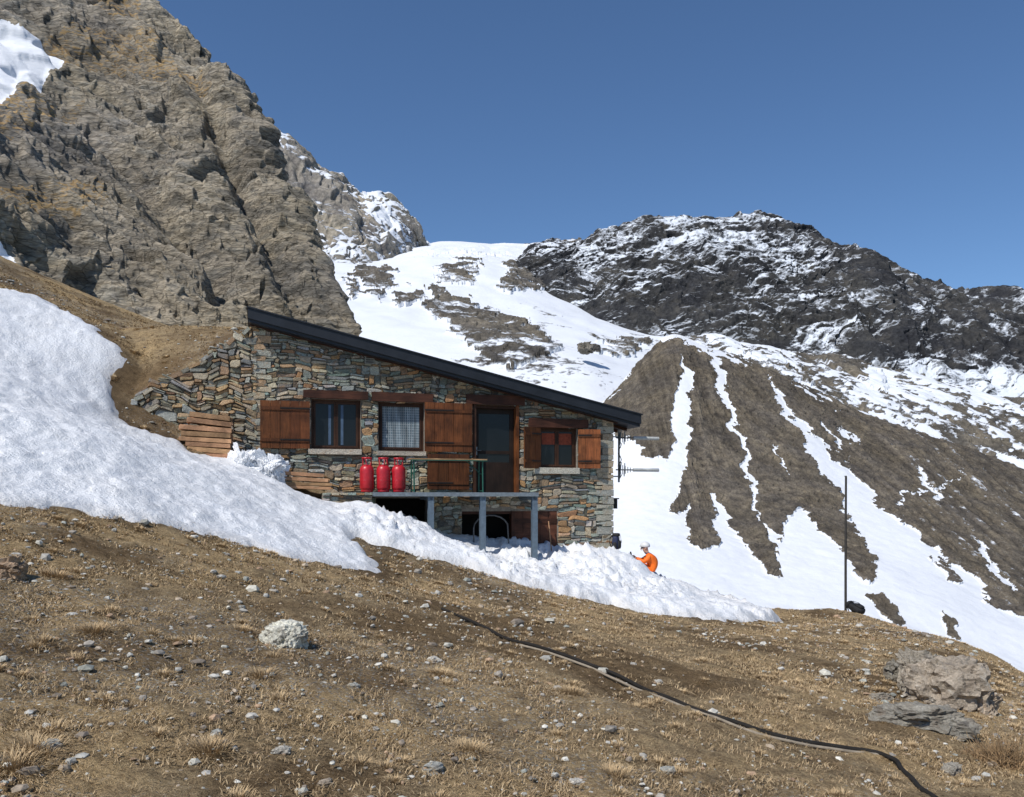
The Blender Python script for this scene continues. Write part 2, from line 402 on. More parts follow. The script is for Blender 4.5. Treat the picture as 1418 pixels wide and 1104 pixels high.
# ------------------------------------------------------------------ pebbles
t=(1+5**.5)/2
IV=np.array([(-1,t,0),(1,t,0),(-1,-t,0),(1,-t,0),(0,-1,t),(0,1,t),(0,-1,-t),(0,1,-t),(t,0,-1),(t,0,1),(-t,0,-1),(-t,0,1)])/math.hypot(1,t)
IF=np.array([(0,11,5),(0,5,1),(0,1,7),(0,7,10),(0,10,11),(1,5,9),(5,11,4),(11,10,2),(10,7,6),(7,1,8),(3,9,4),(3,4,2),(3,2,6),(3,6,8),(3,8,9),(4,9,5),(2,4,11),(6,2,10),(8,6,7),(9,8,1)])
x,y=sample(42000,5.2,30,-44,42,.9)
g=fbm(np.stack([x,y,x*0],1)/2.2,3,22)+.25*sst(1,-5,x)*sst(12,7,y)
k=okpos(x,y)&(g+rng.uniform(-.35,.45,len(x))>-.04); x,y=x[k],y[k]; n=len(x)
s=np.clip(np.exp(rng.normal(-4.5,.58,n)),.004,.065)*np.clip(np.hypot(x,y)/9,.8,1.5)
sc=s[:,None]*rng.uniform(.6,1.3,(n,3))*np.array((1,1,.6))
V=IV[None]*rng.uniform(.75,1.25,(n,12,1))*sc[:,None,:]
a=rng.uniform(0,6.28,n); ca,sa=np.cos(a),np.sin(a)
V=np.stack([V[...,0]*ca[:,None]-V[...,1]*sa[:,None],V[...,0]*sa[:,None]+V[...,1]*ca[:,None],V[...,2]],-1)
V+=np.stack([x,y,G(x,y)+s*.3],1)[:,None]
pp=np.array([(.40,.38,.34),(.32,.29,.25),(.46,.45,.41),(.24,.20,.16),(.34,.35,.31),(.38,.26,.17),(.58,.56,.50),(.44,.36,.27),(.52,.50,.43)])
pc=np.repeat(pp[rng.integers(0,9,n)]*rng.uniform(.7,1.2,(n,1)),12,0)
M_rock=simple('rock_fragments',(1,1,1),.9,0,25,.3,.5,attr=True)
fast('gravel',V.reshape(-1,3),(np.arange(n)[:,None,None]*12+IF[None]).ravel(),np.arange(n*20)*3,M_rock,{'col':pc},flat=True)
# ------------------------------------------------------------------ boulders
def rock(name,loc,size,seed,col,rz=0.,sub=5,amp=.35,rx=0.):
    bm=bmesh.new(); bmesh.ops.create_icosphere(bm,subdivisions=sub,radius=1.)
    v=np.array([q.co[:] for q in bm.verts]); sg=np.sign(v)*np.abs(v)**.75
    d=1+amp*facet(v*1.1+seed*3.7,seed,1.)+amp*.5*facet(v*2.6+seed,seed+3,1.)+.07*facet(v*6,seed+5,1.)+.05*fbm(v*6,3,seed)+.03*fbm(v*20,2,seed)
    v=sg*d[:,None]*np.array(size); v=v@rotx(rx).T@rotz(rz).T
    for q,w_ in zip(bm.verts,v): q.co=w_
    me=bpy.data.meshes.new(name); bm.to_mesh(me); bm.free()
    a_=me.attributes.new('col','FLOAT_COLOR','POINT'); cc=np.ones((len(v),4),np.float32); 
    va=1+.5*fbm(v/np.array(size)*2.,4,seed+9)
    cc[:,:3]=np.array(col)*va[:,None]; a_.data.foreach_set('color',cc.ravel())
    me.materials.append(M_boul); o=link(bpy.data.objects.new(name,me)); o.location=loc; return o
t=NT('lichen_rock',.92,.2); n1=t.noise(7,9,.7); n2=t.noise(40,6,.7); n3=t.noise(4.,5,.6,t.map((1,1,2.5),(.5,.4,0)))
c=t.mix(1.,t.attr('col').outputs[0],t.ramp(n2,[(.3,.6),(.7,1.4)]),'MULTIPLY')
c=t.mix(t.ramp(n1,[(.52,0.),(.64,.6)]),c,(.16,.12,.09,1)); c=t.mix(t.ramp(n1,[(.34,.6),(.44,0.)]),c,(.52,.50,.45,1))
c=t.mix(t.ramp(n3,[(.36,.6),(.40,0.)]),c,(.06,.05,.045,1))
t.col(c); t.bump(t.math('ADD',t.math('ADD',n1,n2),n3),.8,.035); M_boul=t.m
def rk(px,py,size,seed,col,rz=0,dz=0.,name='boulder',**k):
    q=hit(px,py); return rock(name,(q[0],q[1],q[2]+dz),size,seed,col,rz,**k)
rk(1308,972,(.40,.36,.33),3,(.40,.34,.27),-.3,.17,amp=.34)
rk(1272,958,(.22,.2,.28),14,(.36,.32,.26),.4,.18,amp=.32)
rk(1352,984,(.21,.2,.18),6,(.40,.32,.24),.9,.06,amp=.32)
rk(1244,942,(.15,.13,.13),8,(.24,.22,.18),.2,.07,amp=.35)
rk(1275,1006,(.38,.24,.14),11,(.27,.25,.21),-.35,.05,amp=.38)
rk(1314,1016,(.16,.15,.12),17,(.30,.26,.21),.3,.03,amp=.35)
rk(1218,968,(.12,.07,.04),18,(.34,.30,.24),.3,.02)
rk(1318,1070,(.06,.06,.05),19,(.36,.33,.28),.3,.02)
rk(393,892,(.20,.15,.14),21,(.70,.68,.58),-.6,.04,name='pale_rock',amp=.22)
rk(5,800,(.16,.14,.1),23,(.42,.30,.2),.2,.03)
for i,(px,py,s_) in enumerate(((25,771,.06),(380,820,.08),(335,842,.06),(560,855,.07),(600,915,.09),(912,945,.07),(925,1068,.08),(600,1065,.1),(68,1035,.09),(800,1085,.08),(390,1040,.07),(1140,968,.07),(1040,905,.05),(1088,885,.05),(215,905,.05),(490,950,.06),(170,985,.05),(300,1015,.05),(1295,890,.07),(1200,900,.06),(877,920,.05),(1375,1060,.08),(700,1000,.05),(450,1085,.06),(520,1010,.04))):
    s_*=.66; rk(px,py,(s_,s_*.8,s_*.55),30+i,random.choice([(.48,.45,.39),(.42,.42,.38),(.42,.35,.27),(.56,.53,.47)]),random.random()*3,.0,name='stone',sub=3)
# ------------------------------------------------------------------ distant terrain lofts
def cr(C,n,axis):
    C=np.moveaxis(C,axis,0); K=len(C); s=np.linspace(0,K-1-1e-6,n); i=s.astype(int); t_=(s-i).reshape((-1,)+(1,)*(C.ndim-1))
    p0=C[np.clip(i-1,0,K-1)];p1=C[i];p2=C[i+1];p3_=C[np.clip(i+2,0,K-1)]
    r=.5*((2*p1)+(-p0+p2)*t_+(2*p0-5*p1+4*p2-p3_)*t_**2+(-p0+3*p1-3*p2+p3_)*t_**3)
    return np.moveaxis(r,0,axis)
def loft(C,nu,nv):
    C=np.array(C,float); C[...,2]=np.log(C[...,2]); D_=cr(cr(C,nv,0),nu,1)
    Yd=np.exp(D_[...,2]); PX,PY=D_[...,0],D_[...,1]
    V=np.stack([(PX-CX)/f*Yd,Yd,(HZ-PY)/f*Yd],-1)
    return V,PX,PY
def norms(V):
    a_=np.gradient(V,axis=1); b_=np.gradient(V,axis=0); n_=np.cross(a_,b_); n_/=np.linalg.norm(n_,axis=-1,keepdims=True)+1e-9
    n_*=np.where(n_[...,1:2]>0,-1,1); return n_
def warp(V,PX,PY,sc,amp):
    p=V.reshape(-1,3)/sc
    return PX+amp*fbm(p,5,91,.6).reshape(PX.shape),PY+amp*fbm(p,5,92,.6).reshape(PX.shape)
def behind(rowtop):
    r1=[(a_,b_+25,c_*1.12) for a_,b_,c_ in rowtop]; r2=[(a_,b_+140,c_*1.35) for a_,b_,c_ in rowtop]
    return [r1,r2]
# --- near cliff
S_=[(-450,-420,100),(-100,-250,104),(80,-110,100),(174,0,95),(247,62,90),(304,108,85),(350,168,80),(388,245,74),(428,328,68),(462,396,63),(498,462,59)]
B_=[(-450,330,36),(-150,370,40),(0,430,44),(80,470,47),(150,500,48),(220,505,49),(280,510,50),(335,515,51),(390,520,52),(440,525,54),(505,535,56)]
def lerp_row(B_,S_,t_,ty): return [(b[0]+(s[0]-b[0])*t_,b[1]+(s[1]-b[1])*t_,b[2]+(s[2]-b[2])*ty) for b,s in zip(B_,S_)]
C=[B_,lerp_row(B_,S_,.25,.18),lerp_row(B_,S_,.5,.42),lerp_row(B_,S_,.75,.70),S_]+behind(S_)
V,PX,PY=loft(C,900,960); n_=norms(V); n_=np.stack([blur(n_[...,i],6) for i in range(3)],-1); p=V.reshape(-1,3)
wx,wy=warp(V,PX,PY,6.,22)
snb=(pip(wx,wy,[(-500,-20),(0,42),(20,50),(50,65),(86,97),(60,108),(30,128),(10,148),(-300,200)])|pip(wx,wy,[(-80,315),(0,335),(18,352),(18,365),(-80,350)]))
Rs=rotx(.35)@roty(-.6)
q=p+1.6*np.stack([fbm(p/9,3,101),fbm(p/9,3,102),fbm(p/9,3,103)],1)
qs=q@Rs.T*np.array((1,1,2.4)); ps=q@Rs.T
big=2.0*(ridged(p/26.,3,104)-.1)+1.2*facet(qs/12.,105,.9,.3)+.75*facet(qs/4.6,106,1.,.35)
strata=vnoise(ps/np.array((16,16,1.2)),111)+.7*vnoise(ps/np.array((8,8,.5)),112)+.4*vnoise(ps/np.array((4,4,.25)),113)
sml=.42*facet(qs/1.9,107,1.1,.4)+.20*facet(qs/.8,108,1.,.5)+.20*fbm(p/.9,3,109)+1.1*strata
pxr,pyr=PX.ravel(),PY.ravel()
gx=pxr-(60+(pyr-120)*.95); big-=1.9*np.exp(-(gx/20)**2)*sst(90,180,pyr)*sst(470,380,pyr)
gx=pxr-(250+(pyr-60)*.42); big-=1.3*np.exp(-(gx/14)**2)*sst(60,110,pyr)
gx=pxr-(300+(pyr-200)*.55); big-=1.1*np.exp(-(gx/11)**2)*sst(190,240,pyr)
big-=2.2*np.exp(-((pxr-300)/15)**2-((pyr-405)/22)**2)
calm=blur(1-snb.astype(float),10)
fall=1-.55*sst(400,470,PX)
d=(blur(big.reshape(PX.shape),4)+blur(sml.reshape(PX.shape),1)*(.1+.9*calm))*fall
edge=sst(0,.15,np.linspace(0,1,960))[:,None]
V=V+n_*(d*edge)[...,None]
n2_=norms(V)
snow=snb.astype(float)
gr=(pip(wx,wy,[(60,55),(150,55),(215,70),(300,125),(240,128),(150,108),(70,100)])|pip(wx,wy,[(-50,150),(60,135),(120,150),(60,175),(0,215),(-50,200)])|pip(wx,wy,[(120,20),(175,-10),(200,40),(150,45)])|pip(wx,wy,[(-50,260),(140,265),(150,300),(0,310)])).astype(float)*.38
slope=n2_[...,2]
gr=np.clip(gr+sst(.5,.85,slope)*.30+.06,0,1)
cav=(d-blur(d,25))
lum=np.clip(.54+.25*fbm(ps/5.,4,120).reshape(PX.shape)+.20*strata.reshape(PX.shape)+np.clip(cav*.35,-.2,.15)-.08*sst(200,330,PX)*sst(380,430,PY),.18,.9)  # hollows and the lower recess darkened: shade put into the rock colour
mk=np.stack([snow,gr,lum],-1)
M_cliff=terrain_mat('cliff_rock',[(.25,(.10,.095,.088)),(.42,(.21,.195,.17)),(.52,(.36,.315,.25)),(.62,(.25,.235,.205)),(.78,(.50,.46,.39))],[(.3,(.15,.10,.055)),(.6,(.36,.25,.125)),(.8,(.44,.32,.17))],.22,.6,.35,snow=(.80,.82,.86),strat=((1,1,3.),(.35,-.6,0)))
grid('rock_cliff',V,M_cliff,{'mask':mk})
print('cliff',time.time()-T0)
# --- far snowy peak
S_=[(250,60,660),(320,140,650),(366,176,640),(400,196,635),(436,227,630),(468,250,625),(497,276,620),(525,276,620),(548,290,620),(566,314,620),(586,336,625),(604,350,630)]
B_=[(250,420,460),(320,420,460),(380,420,460),(410,400,470),(440,392,490),(470,387,500),(496,380,520),(524,374,545),(544,368,570),(562,362,595),(582,356,620),(602,358,635)]
C=[[(a_,b_+35,c_) for a_,b_,c_ in B_],B_,lerp_row(B_,S_,.35,.25),lerp_row(B_,S_,.7,.6),S_]+behind(S_)
V,PX,PY=loft(C,460,520); n_=norms(V); p=V.reshape(-1,3)
q=p+10*np.stack([fbm(p/50,3,131),fbm(p/50,3,132),fbm(p/50,3,133)],1)
qs=q@roty(.5).T*np.array((1.6,1,.8))
d=8*ridged(p/80.,3,134)+5*facet(qs/38.,135,.8,.4)+3.2*facet(qs/15.,136,.8,.5)+1.8*facet(qs/6.,137)+.9*fbm(p/3,3,138)
V=V+n_*blur(d.reshape(PX.shape)*sst(620,590,PX),2)[...,None]; n2_=norms(V)
nzz=n2_[...,2]
snow=np.clip(.36+.6*(nzz-.45)+.38*fbm(qs/24.,5,140,.6).reshape(PX.shape)+.22*sst(500,530,PX)-.06*sst(480,430,PX),0,1)
mk=np.stack([snow,PX*0,.5+0*PX],-1)
M_peak=terrain_mat('peak_rock',[(.3,(.15,.14,.135)),(.5,(.28,.255,.22)),(.75,(.42,.38,.32))],[(.3,(.1,.08,.05)),(.6,(.2,.15,.1))],.06,2.,.3)
grid('snowy_peak',V,M_peak,{'mask':mk})
# --- valley slope
pxs=[380,500,600,700,800,900,1000,1100,1250,1418,1750]
ry=[[325,347,337,338,340,352,375,385,420,440,470],[358,378,374,382,412,440,450,462,484,505,550],[430,430,430,437,456,474,484,500,530,562,610],[520,512,505,505,508,530,552,575,615,655,710],[660,650,650,650,650,670,690,705,730,770,830]]
rY=[640,480,375,300,225]
C=[[ (a_,b_,Yy) for a_,b_ in zip(pxs,r_)] for r_,Yy in zip(ry,rY)][::-1]+behind([(a_,b_,640) for a_,b_ in zip(pxs,ry[0])])
V,PX,PY=loft(C,1200,700); n_=norms(V); p=V.reshape(-1,3)
wx,wy=warp(V,PX,PY,14.,24)
rockp=[[(590,395),(640,405),(690,418),(742,447),(775,482),(745,500),(715,520),(690,510),(660,485),(625,450),(600,425)],
[(490,385),(520,378),(545,390),(530,407),(505,402)],[(605,380),(640,372),(662,376),(655,392),(625,388)],
[(690,385),(742,345),(800,340),(800,385),(745,392),(700,398)],[(545,405),(572,398),(585,408),(552,415)],[(480,395),(500,405),(490,415)],
[(810,482),(870,466),(905,470),(870,484)],[(1130,478),(1190,498),(1235,545),(1200,540),(1150,510)],[(1000,490),(1080,505),(1130,530),(1080,525),(1010,500)]]
rk_=np.zeros(PX.shape,bool)
for r_ in rockp: rk_|=pip(wx,wy,r_)
diag=(PX*.40-PY)
ban=fbm(np.stack([diag.ravel()/9.,(PX+PY*.42).ravel()/90.,PX.ravel()*0],1),4,186,.6).reshape(PX.shape)
sp_=fbm(p/np.array((14.,14.,6.)),5,150,.65).reshape(PX.shape)
spf=fbm(p/np.array((4.,4.,2.)),4,157,.7).reshape(PX.shape)
right=sst(880,1010,PX)
thin=sst(690,800,PX)*sst(430,480,PY)
scree=sst(540,640,PX)*sst(800,740,PX)*sst(395,435,PY)
snow=np.where(rk_,.38,.93)
snow=snow-np.where(rk_,0,1)*(.44*right*sst(452,485,PY)+.20*thin*(1-right)+.22*scree)+sp_*(.25+.25*right+.2*scree)+ban*(.42*right+.2)+spf*(.3+.4*right)
snow=np.clip(snow,0,1)
snow=np.where(pip(wx,wy,[(985,462),(1100,462),(1150,480),(1060,484)])|pip(wx,wy,[(1190,510),(1230,515),(1250,545),(1205,540)])|pip(wx,wy,[(1330,535),(1370,545),(1390,575),(1345,565)])|pip(wx,wy,[(1365,612),(1430,640),(1500,690),(1400,645)])|pip(wx,wy,[(1180,568),(1290,600),(1320,628),(1230,596)]),.95,snow)
mk=np.stack([snow,PX*0,.5+.2*fbm(p/30,3,151).reshape(PX.shape)],-1)
d=7*fbm(p/70.,4,152)+rk_.ravel()*(1.5+1.5*fbm(p/6.,3,153))+sst(.65,.3,snow).ravel()*1.4*facet(p/5.,154)+2.5*right.ravel()*ban.ravel()
gl=np.exp(-((PX-650)/70)**2-((PY-352)/9)**2).ravel(); d+=gl*3.*facet(p/np.array((9.,9.,5.)),156)
V=V+n_*d.reshape(PX.shape)[...,None]
M_val=terrain_mat('scree_and_snow',[(.3,(.075,.070,.062)),(.5,(.135,.122,.104)),(.75,(.22,.195,.16))],[(.3,(.1,.08,.05)),(.6,(.2,.15,.1))],.10,1.2,.44,edge=.08)
grid('valley_slope',V,M_val,{'mask':mk})
# --- dark dome mountain
S_=[(690,392,500),(725,360,520),(757,338,540),(795,342,540),(830,328,545),(880,313,550),(940,307,555),(1000,304,560),(1060,308,560),(1112,321,560),(1150,345,555),(1172,357,550),(1205,362,545),(1250,390,545),(1290,404,540),(1350,411,540),(1418,418,540),(1520,432,540),(1750,480,540)]
B_=[(690,405,475),(725,407,470),(765,410,462),(800,430,450),(840,456,435),(890,470,420),(940,474,415),(1000,476,412),(1050,480,412),(1100,486,410),(1145,495,405),(1180,505,402),(1220,515,398),(1260,525,396),(1300,535,392),(1350,548,388),(1418,562,384),(1520,585,380),(1750,640,370)]
C=[[(a_,b_+45,c_+12) for a_,b_,c_ in B_],B_,lerp_row(B_,S_,.35,.22),lerp_row(B_,S_,.7,.5),S_]+behind(S_)
V,PX,PY=loft(C,1400,680); n_=norms(V); n_=np.stack([blur(n_[...,i],6) for i in range(3)],-1); p=V.reshape(-1,3)
q=p+7*np.stack([fbm(p/22,4,161),fbm(p/22,4,162),fbm(p/22,4,163)],1)
qa=q@roty(.4).T*np.array((1,.8,1.5))
rgt=sst(1100,1210,PX)
gul=ridged(q/np.array((26.,60.,90.)),4,173).reshape(PX.shape)
d=(6*ridged(qa/np.array((50.,80.,110.)),3,164)+2.6*facet(qa/24.,165,.8,.3)+1.5*facet(qa/9.,166,.9,.4)+.8*facet(qa/3.6,167,.7,.4)+3.0*fbm(q/9.,4,168,.6)).reshape(PX.shape)*(1-.3*rgt)+rgt*8*gul
V=V+n_*(blur(d,1)*sst(.1,.3,np.linspace(0,1,680))[:,None])[...,None]; n2_=norms(V)
top=sst(395,335,PY)*sst(1120,980,PX)
up=n2_[...,2]
cl_=fbm(qa/np.array((34.,34.,10.)),6,170,.65).reshape(PX.shape)
fs_=fbm(qa/np.array((9.,9.,3.)),4,174,.65).reshape(PX.shape)
bandd=np.exp(-((PY-(425+(PX-800)*.03))/22)**2)*sst(780,840,PX)*sst(1180,1100,PX)
snow=np.clip(.36+.45*(up-.5)+.06*top+.34*cl_+.22*fs_-.10*bandd-.09*rgt,0,.66)
low=sst(468,490,PY-(PX-900)*.085)*(1-.35*rgt)
snow=np.clip(snow+.42*low,0,1)
cav=d-blur(d,20)
mk=np.stack([snow,PX*0,np.clip(.47+.25*fbm(p/25,3,171).reshape(PX.shape)+.06*cav,.15,.8)],-1)
M_dome=terrain_mat('dark_mountain_rock',[(.3,(.026,.027,.031)),(.5,(.050,.051,.054)),(.7,(.092,.088,.084)),(.85,(.16,.15,.13))],[(.3,(.1,.08,.05)),(.6,(.2,.15,.1))],.10,1.4,.50,snow=(.66,.70,.76),edge=.09)
grid('rocky_dome_mountain',V,M_dome,{'mask':mk})
print('dome',time.time()-T0)
# --- moraine
pxs=[700,800,850,890,930,975,1050,1120,1200,1300,1418,1750]
ry=[[620,585,548,505,474,485,515,545,583,618,660,780],[680,660,640,625,620,625,640,655,680,705,740,840],[790,780,775,770,770,775,785,790,800,820,850,920],[960,960,960,960,960,960,970,980,990,1010,1040,1100]]
rY=[235,185,135,85]
C=[[ (a_,b_,Yy) for a_,b_ in zip(pxs,r_)] for r_,Yy in zip(ry,rY)][::-1]+behind([(a_,b_,235) for a_,b_ in zip(pxs,ry[0])])
V,PX,PY=loft(C,1100,1000); n_=norms(V); p=V.reshape(-1,3)
wx,wy=warp(V,PX,PY,3.,9); wx2,wy2=warp(V,PX,PY,12.,16); wx=wx+wx2-PX; wy=wy+wy2-PY
br=[[(825,568),(868,515),(905,476),(930,464),(950,474),(948,500),(936,525),(928,575),(924,632),(895,634),(865,606),(838,588)],
[(948,474),(988,490),(996,540),(1012,580),(1026,640),(1044,690),(1070,760),(1084,802),(1066,800),(1050,768),(1022,742),(1000,710),(990,680),(980,680),(988,720),(992,748),(972,760),(953,748),(953,692),(942,714),(930,706),(946,650),(956,590),(953,530)],
[(1000,490),(1064,515),(1082,560),(1104,600),(1130,640),(1168,700),(1192,750),(1220,797),(1205,806),(1170,776),(1140,734),(1108,696),(1100,724),(1082,750),(1060,726),(1044,665),(1027,605),(1012,550)],
[(1066,518),(1170,562),(1300,605),(1418,650),(1760,755),(1760,960),(1500,885),(1418,855),(1385,838),(1340,798),(1285,756),(1222,698),(1170,646),(1112,592)],
[(1200,822),(1222,825),(1252,862),(1240,872),(1212,850)],[(1300,850),(1320,860),(1330,880),(1310,875)],[(1180,770),(1200,775),(1225,800),(1205,806)],[(1290,770),(1310,775),(1325,800),(1308,795)]]
bro=np.zeros(PX.shape,bool)
for r_ in br: bro|=pip(wx,wy,r_)
for r_ in [[(1135,586),(1148,592),(1180,640),(1165,628)],[(1072,618),(1078,622),(1090,650),(1084,645)],[(1240,690),(1300,668),(1340,655),(1300,671),(1245,694)],[(1345,752),(1350,750),(1400,806),(1418,822),(1385,808)],[(1160,592),(1170,595),(1190,620),(1175,612)],[(1270,650),(1277,650),(1300,690),(1290,690)]]:
    bro&=~pip(wx,wy,r_)
rill=fbm(np.stack([((PX-930)-(PY-480)*(.25+.9*sst(960,1200,PX))).ravel()/7,PY.ravel()/45,PX.ravel()*0],1),4,180,.6).reshape(PX.shape)
snow=np.where(bro,.12,.97)+np.where(bro,.26*rill+.26*fbm(p/1.8,4,181,.7).reshape(PX.shape)+.17*sst(1180,1300,PX),.10*rill)
mk=np.stack([np.clip(snow,0,1),PX*0,np.clip(.5+.25*rill+.15*fbm(p/9.,3,187).reshape(PX.shape),.3,.8)],-1)
d=.5*rill.ravel()*bro.ravel()+2.*fbm(p/35.,3,182)+bro.ravel()*(.35+.35*facet(p/1.2,183)+.3*fbm(p/2.2,3,184))+.2*fbm(p/3.,3,185)
V=V+n_*d.reshape(PX.shape)[...,None]
M_mor=terrain_mat('moraine_scree',[(.3,(.072,.062,.052)),(.5,(.125,.108,.088)),(.75,(.20,.175,.14))],[(.3,(.1,.08,.05)),(.6,(.2,.15,.1))],.5,.35,.22,snow=(.74,.765,.81),edge=.06,dirty=.3)
grid('moraine',V,M_mor,{'mask':mk})
print('moraine',time.time()-T0)
rock('boulder',W(812,482,300),(2.8,2.5,1.8),71,(.2,.18,.15))
rock('boulder',W(824,481,300),(1.6,1.6,1.1),73,(.12,.11,.1))
rock('boulder',W(1168,572,232),(1.1,1.1,1.1),75,(.08,.07,.06))
# ------------------------------------------------------------------ HUT
hut=empty('stone_mountain_hut',(O[0],O[1],0),TH)
t=NT('masonry_stone',.9,.2); n1=t.noise(7,8,.7); n2=t.noise(40,5,.65); n4=t.noise(.9,4,.6)
c=t.mix(1.,t.attr('col').outputs[0],t.ramp(n2,[(.3,.6),(.7,1.4)]),'MULTIPLY')
c=t.mix(t.ramp(n1,[(.54,0.),(.66,.55)]),c,(.34,.20,.10,1))
c=t.mix(t.ramp(n1,[(.30,.5),(.38,0.)]),c,(.09,.09,.085,1))
c=t.mix(1.,c,t.ramp(n4,[(.35,(.78,.80,.82)),(.65,(1.12,1.08,1.02))]),'MULTIPLY')
t.col(c); t.bump(t.math('ADD',n1,n2),.8,.04); M_st=t.m
M_mort=simple('mortar',(.22,.20,.17),.95,0,20,.3,.5)
def wood(name,c,k=.35,sc=(1.2,30,30)):
    t=NT(name,.6,.25); n1=t.noise(2.2,7,.65,t.map(sc),.4); n2=t.noise(2.5,4,.6)
    cc=t.ramp(n1,[(.3,tuple(a_*(1-k) for a_ in c)),(.5,c),(.75,tuple(min(1,a_*(1+k)) for a_ in c))])
    cc=t.mix(1.,cc,t.ramp(n2,[(.3,.45),(.7,1.35)]),'MULTIPLY')
    cc=t.mix(1.,cc,t.attr('col').outputs[0],'MULTIPLY')
    t.col(cc); t.bump(n1,.5,.01); return t.m
M_wv=wood('varnished_shutter_wood',(.125,.042,.0135),.6,(28,28,1.3))
M_wf=wood('window_frame_wood',(.050,.022,.012),.4,(28,28,1.3))
M_wh=wood('lintel_wood',(.060,.022,.012),.5,(1.3,28,28))
M_plank=wood('fresh_sawn_timber',(.44,.25,.135),.3,(1.3,22,22))
M_roof=simple('dark_roof_metal',(.018,.021,.027),.5,.2,3,.25,spec=.4)
M_glass=simple('window_glass',(.008,.010,.012),.12,0,2,.2,spec=.28)
M_metal=simple('galvanised_steel',(.24,.27,.29),.5,.6,14,.25)
M_mg=simple('blue_grey_steel_paint',(.12,.16,.20),.5,.2,10,.2)
M_iron=simple('black_iron',(.02,.02,.02),.5,.5,10,.2)
M_white=simple('white_plastic',(.66,.67,.67),.45,0,12,.1)
M_green=simple('green_metal_legs',(.02,.10,.07),.45,.2,12,.15)
M_dark=simple('dark_interior',(.012,.011,.010),.9,0,5,.2)  # near-black colour stands in for shade inside the hut and flue
t=NT('lace_curtain',.75,.3); br_=t.n('ShaderNodeTexBrick'); t.nt.links.new(t.map((1,1,1),(math.pi/2,0,0)),br_.inputs['Vector']); br_.offset=0
br_.inputs['Scale'].default_value=1; br_.inputs['Brick Width'].default_value=.05; br_.inputs['Row Height'].default_value=.06; br_.inputs['Mortar Size'].default_value=.006
br_.inputs['Color1'].default_value=(.15,.20,.23,1); br_.inputs['Color2'].default_value=(.10,.15,.18,1); br_.inputs['Mortar'].default_value=(.34,.38,.40,1)
t.col(t.mix(1.,br_.outputs[0],t.ramp(t.noise(2.,3,.5,t.map((7,1,.6))),[(.35,.5),(.65,1.2)]),'MULTIPLY')); M_cur=t.m
M_redc=simple('red_curtain',(.22,.045,.02),.8,0,20,.4)
uA,zA=F(343,424,.38); uB,zB=F(888,573,.38); _,zA2=F(343,446,.38); _,zB2=F(888,589,.38)
rt=lambda u:zA+(zB-zA)*(u-uA)/(uB-uA)
rb=lambda u:zA2+(zB2-zA2)*(u-uA)/(uB-uA)
def rect(px0,py0,px1,py1,w=0.):
    a_,za=F(px0,py0,w); b_,zb=F(px1,py0,w); _,zc=F(px0,py1,w); _,zd=F(px1,py1,w)
    return (a_,b_,(zc+zd)/2,(za+zb)/2)
win1=rect(431,553,500,623); win2=rect(524,557,588,625); door=rect(655,561,718,683); win3=rect(746,592,800,649)
low1=rect(521,690,592,745); low2=rect(640,708,772,800)
open_=[win1,win2,door,win3,low1,low2]
U1=F(847,600)[0]; U0=F(346,500)[0]; ZB=-1.75
def backing(mb,u0,u1,z0,topf,opens,w0=-.38,w1=-.03,m=0):
    cuts=sorted({u0,u1,*[o[0] for o in opens],*[o[1] for o in opens]}); cuts=[c for c in cuts if u0<=c<=u1]
    for a_,b_ in zip(cuts[:-1],cuts[1:]):
        mid=(a_+b_)/2; iv=sorted([(o[2],o[3]) for o in opens if o[0]<mid<o[1]]); z=z0; segs=[]
        for c_,d_ in iv:
            if c_>z: segs.append((z,c_,False))
            z=max(z,d_)
        segs.append((z,None,True))
        for s0,s1,top in segs:
            za=topf(a_) if top else s1; zb=topf(b_) if top else s1
            vs=[(a_,-w1,s0),(b_,-w1,s0),(b_,-w1,zb),(a_,-w1,za),(a_,-w0,s0),(b_,-w0,s0),(b_,-w0,zb),(a_,-w0,za)]
            mb.add(vs,[(0,1,2,3),(5,4,7,6),(0,4,5,1),(3,2,6,7),(0,3,7,4),(1,5,6,2)],m)
PALH=[(.29,.32,.275),(.39,.42,.36),(.22,.235,.215),(.43,.38,.29),(.32,.24,.16),(.52,.50,.44),(.28,.32,.30),(.42,.25,.13),(.15,.15,.14),(.36,.39,.38),(.48,.34,.21),(.33,.40,.36),(.45,.41,.33),(.24,.19,.14),(.50,.44,.33)]
PALR=[(.38,.35,.27),(.47,.41,.30),(.34,.35,.30),(.46,.31,.18),(.54,.48,.37),(.28,.26,.21),(.38,.38,.35),(.50,.37,.22),(.36,.24,.15)]
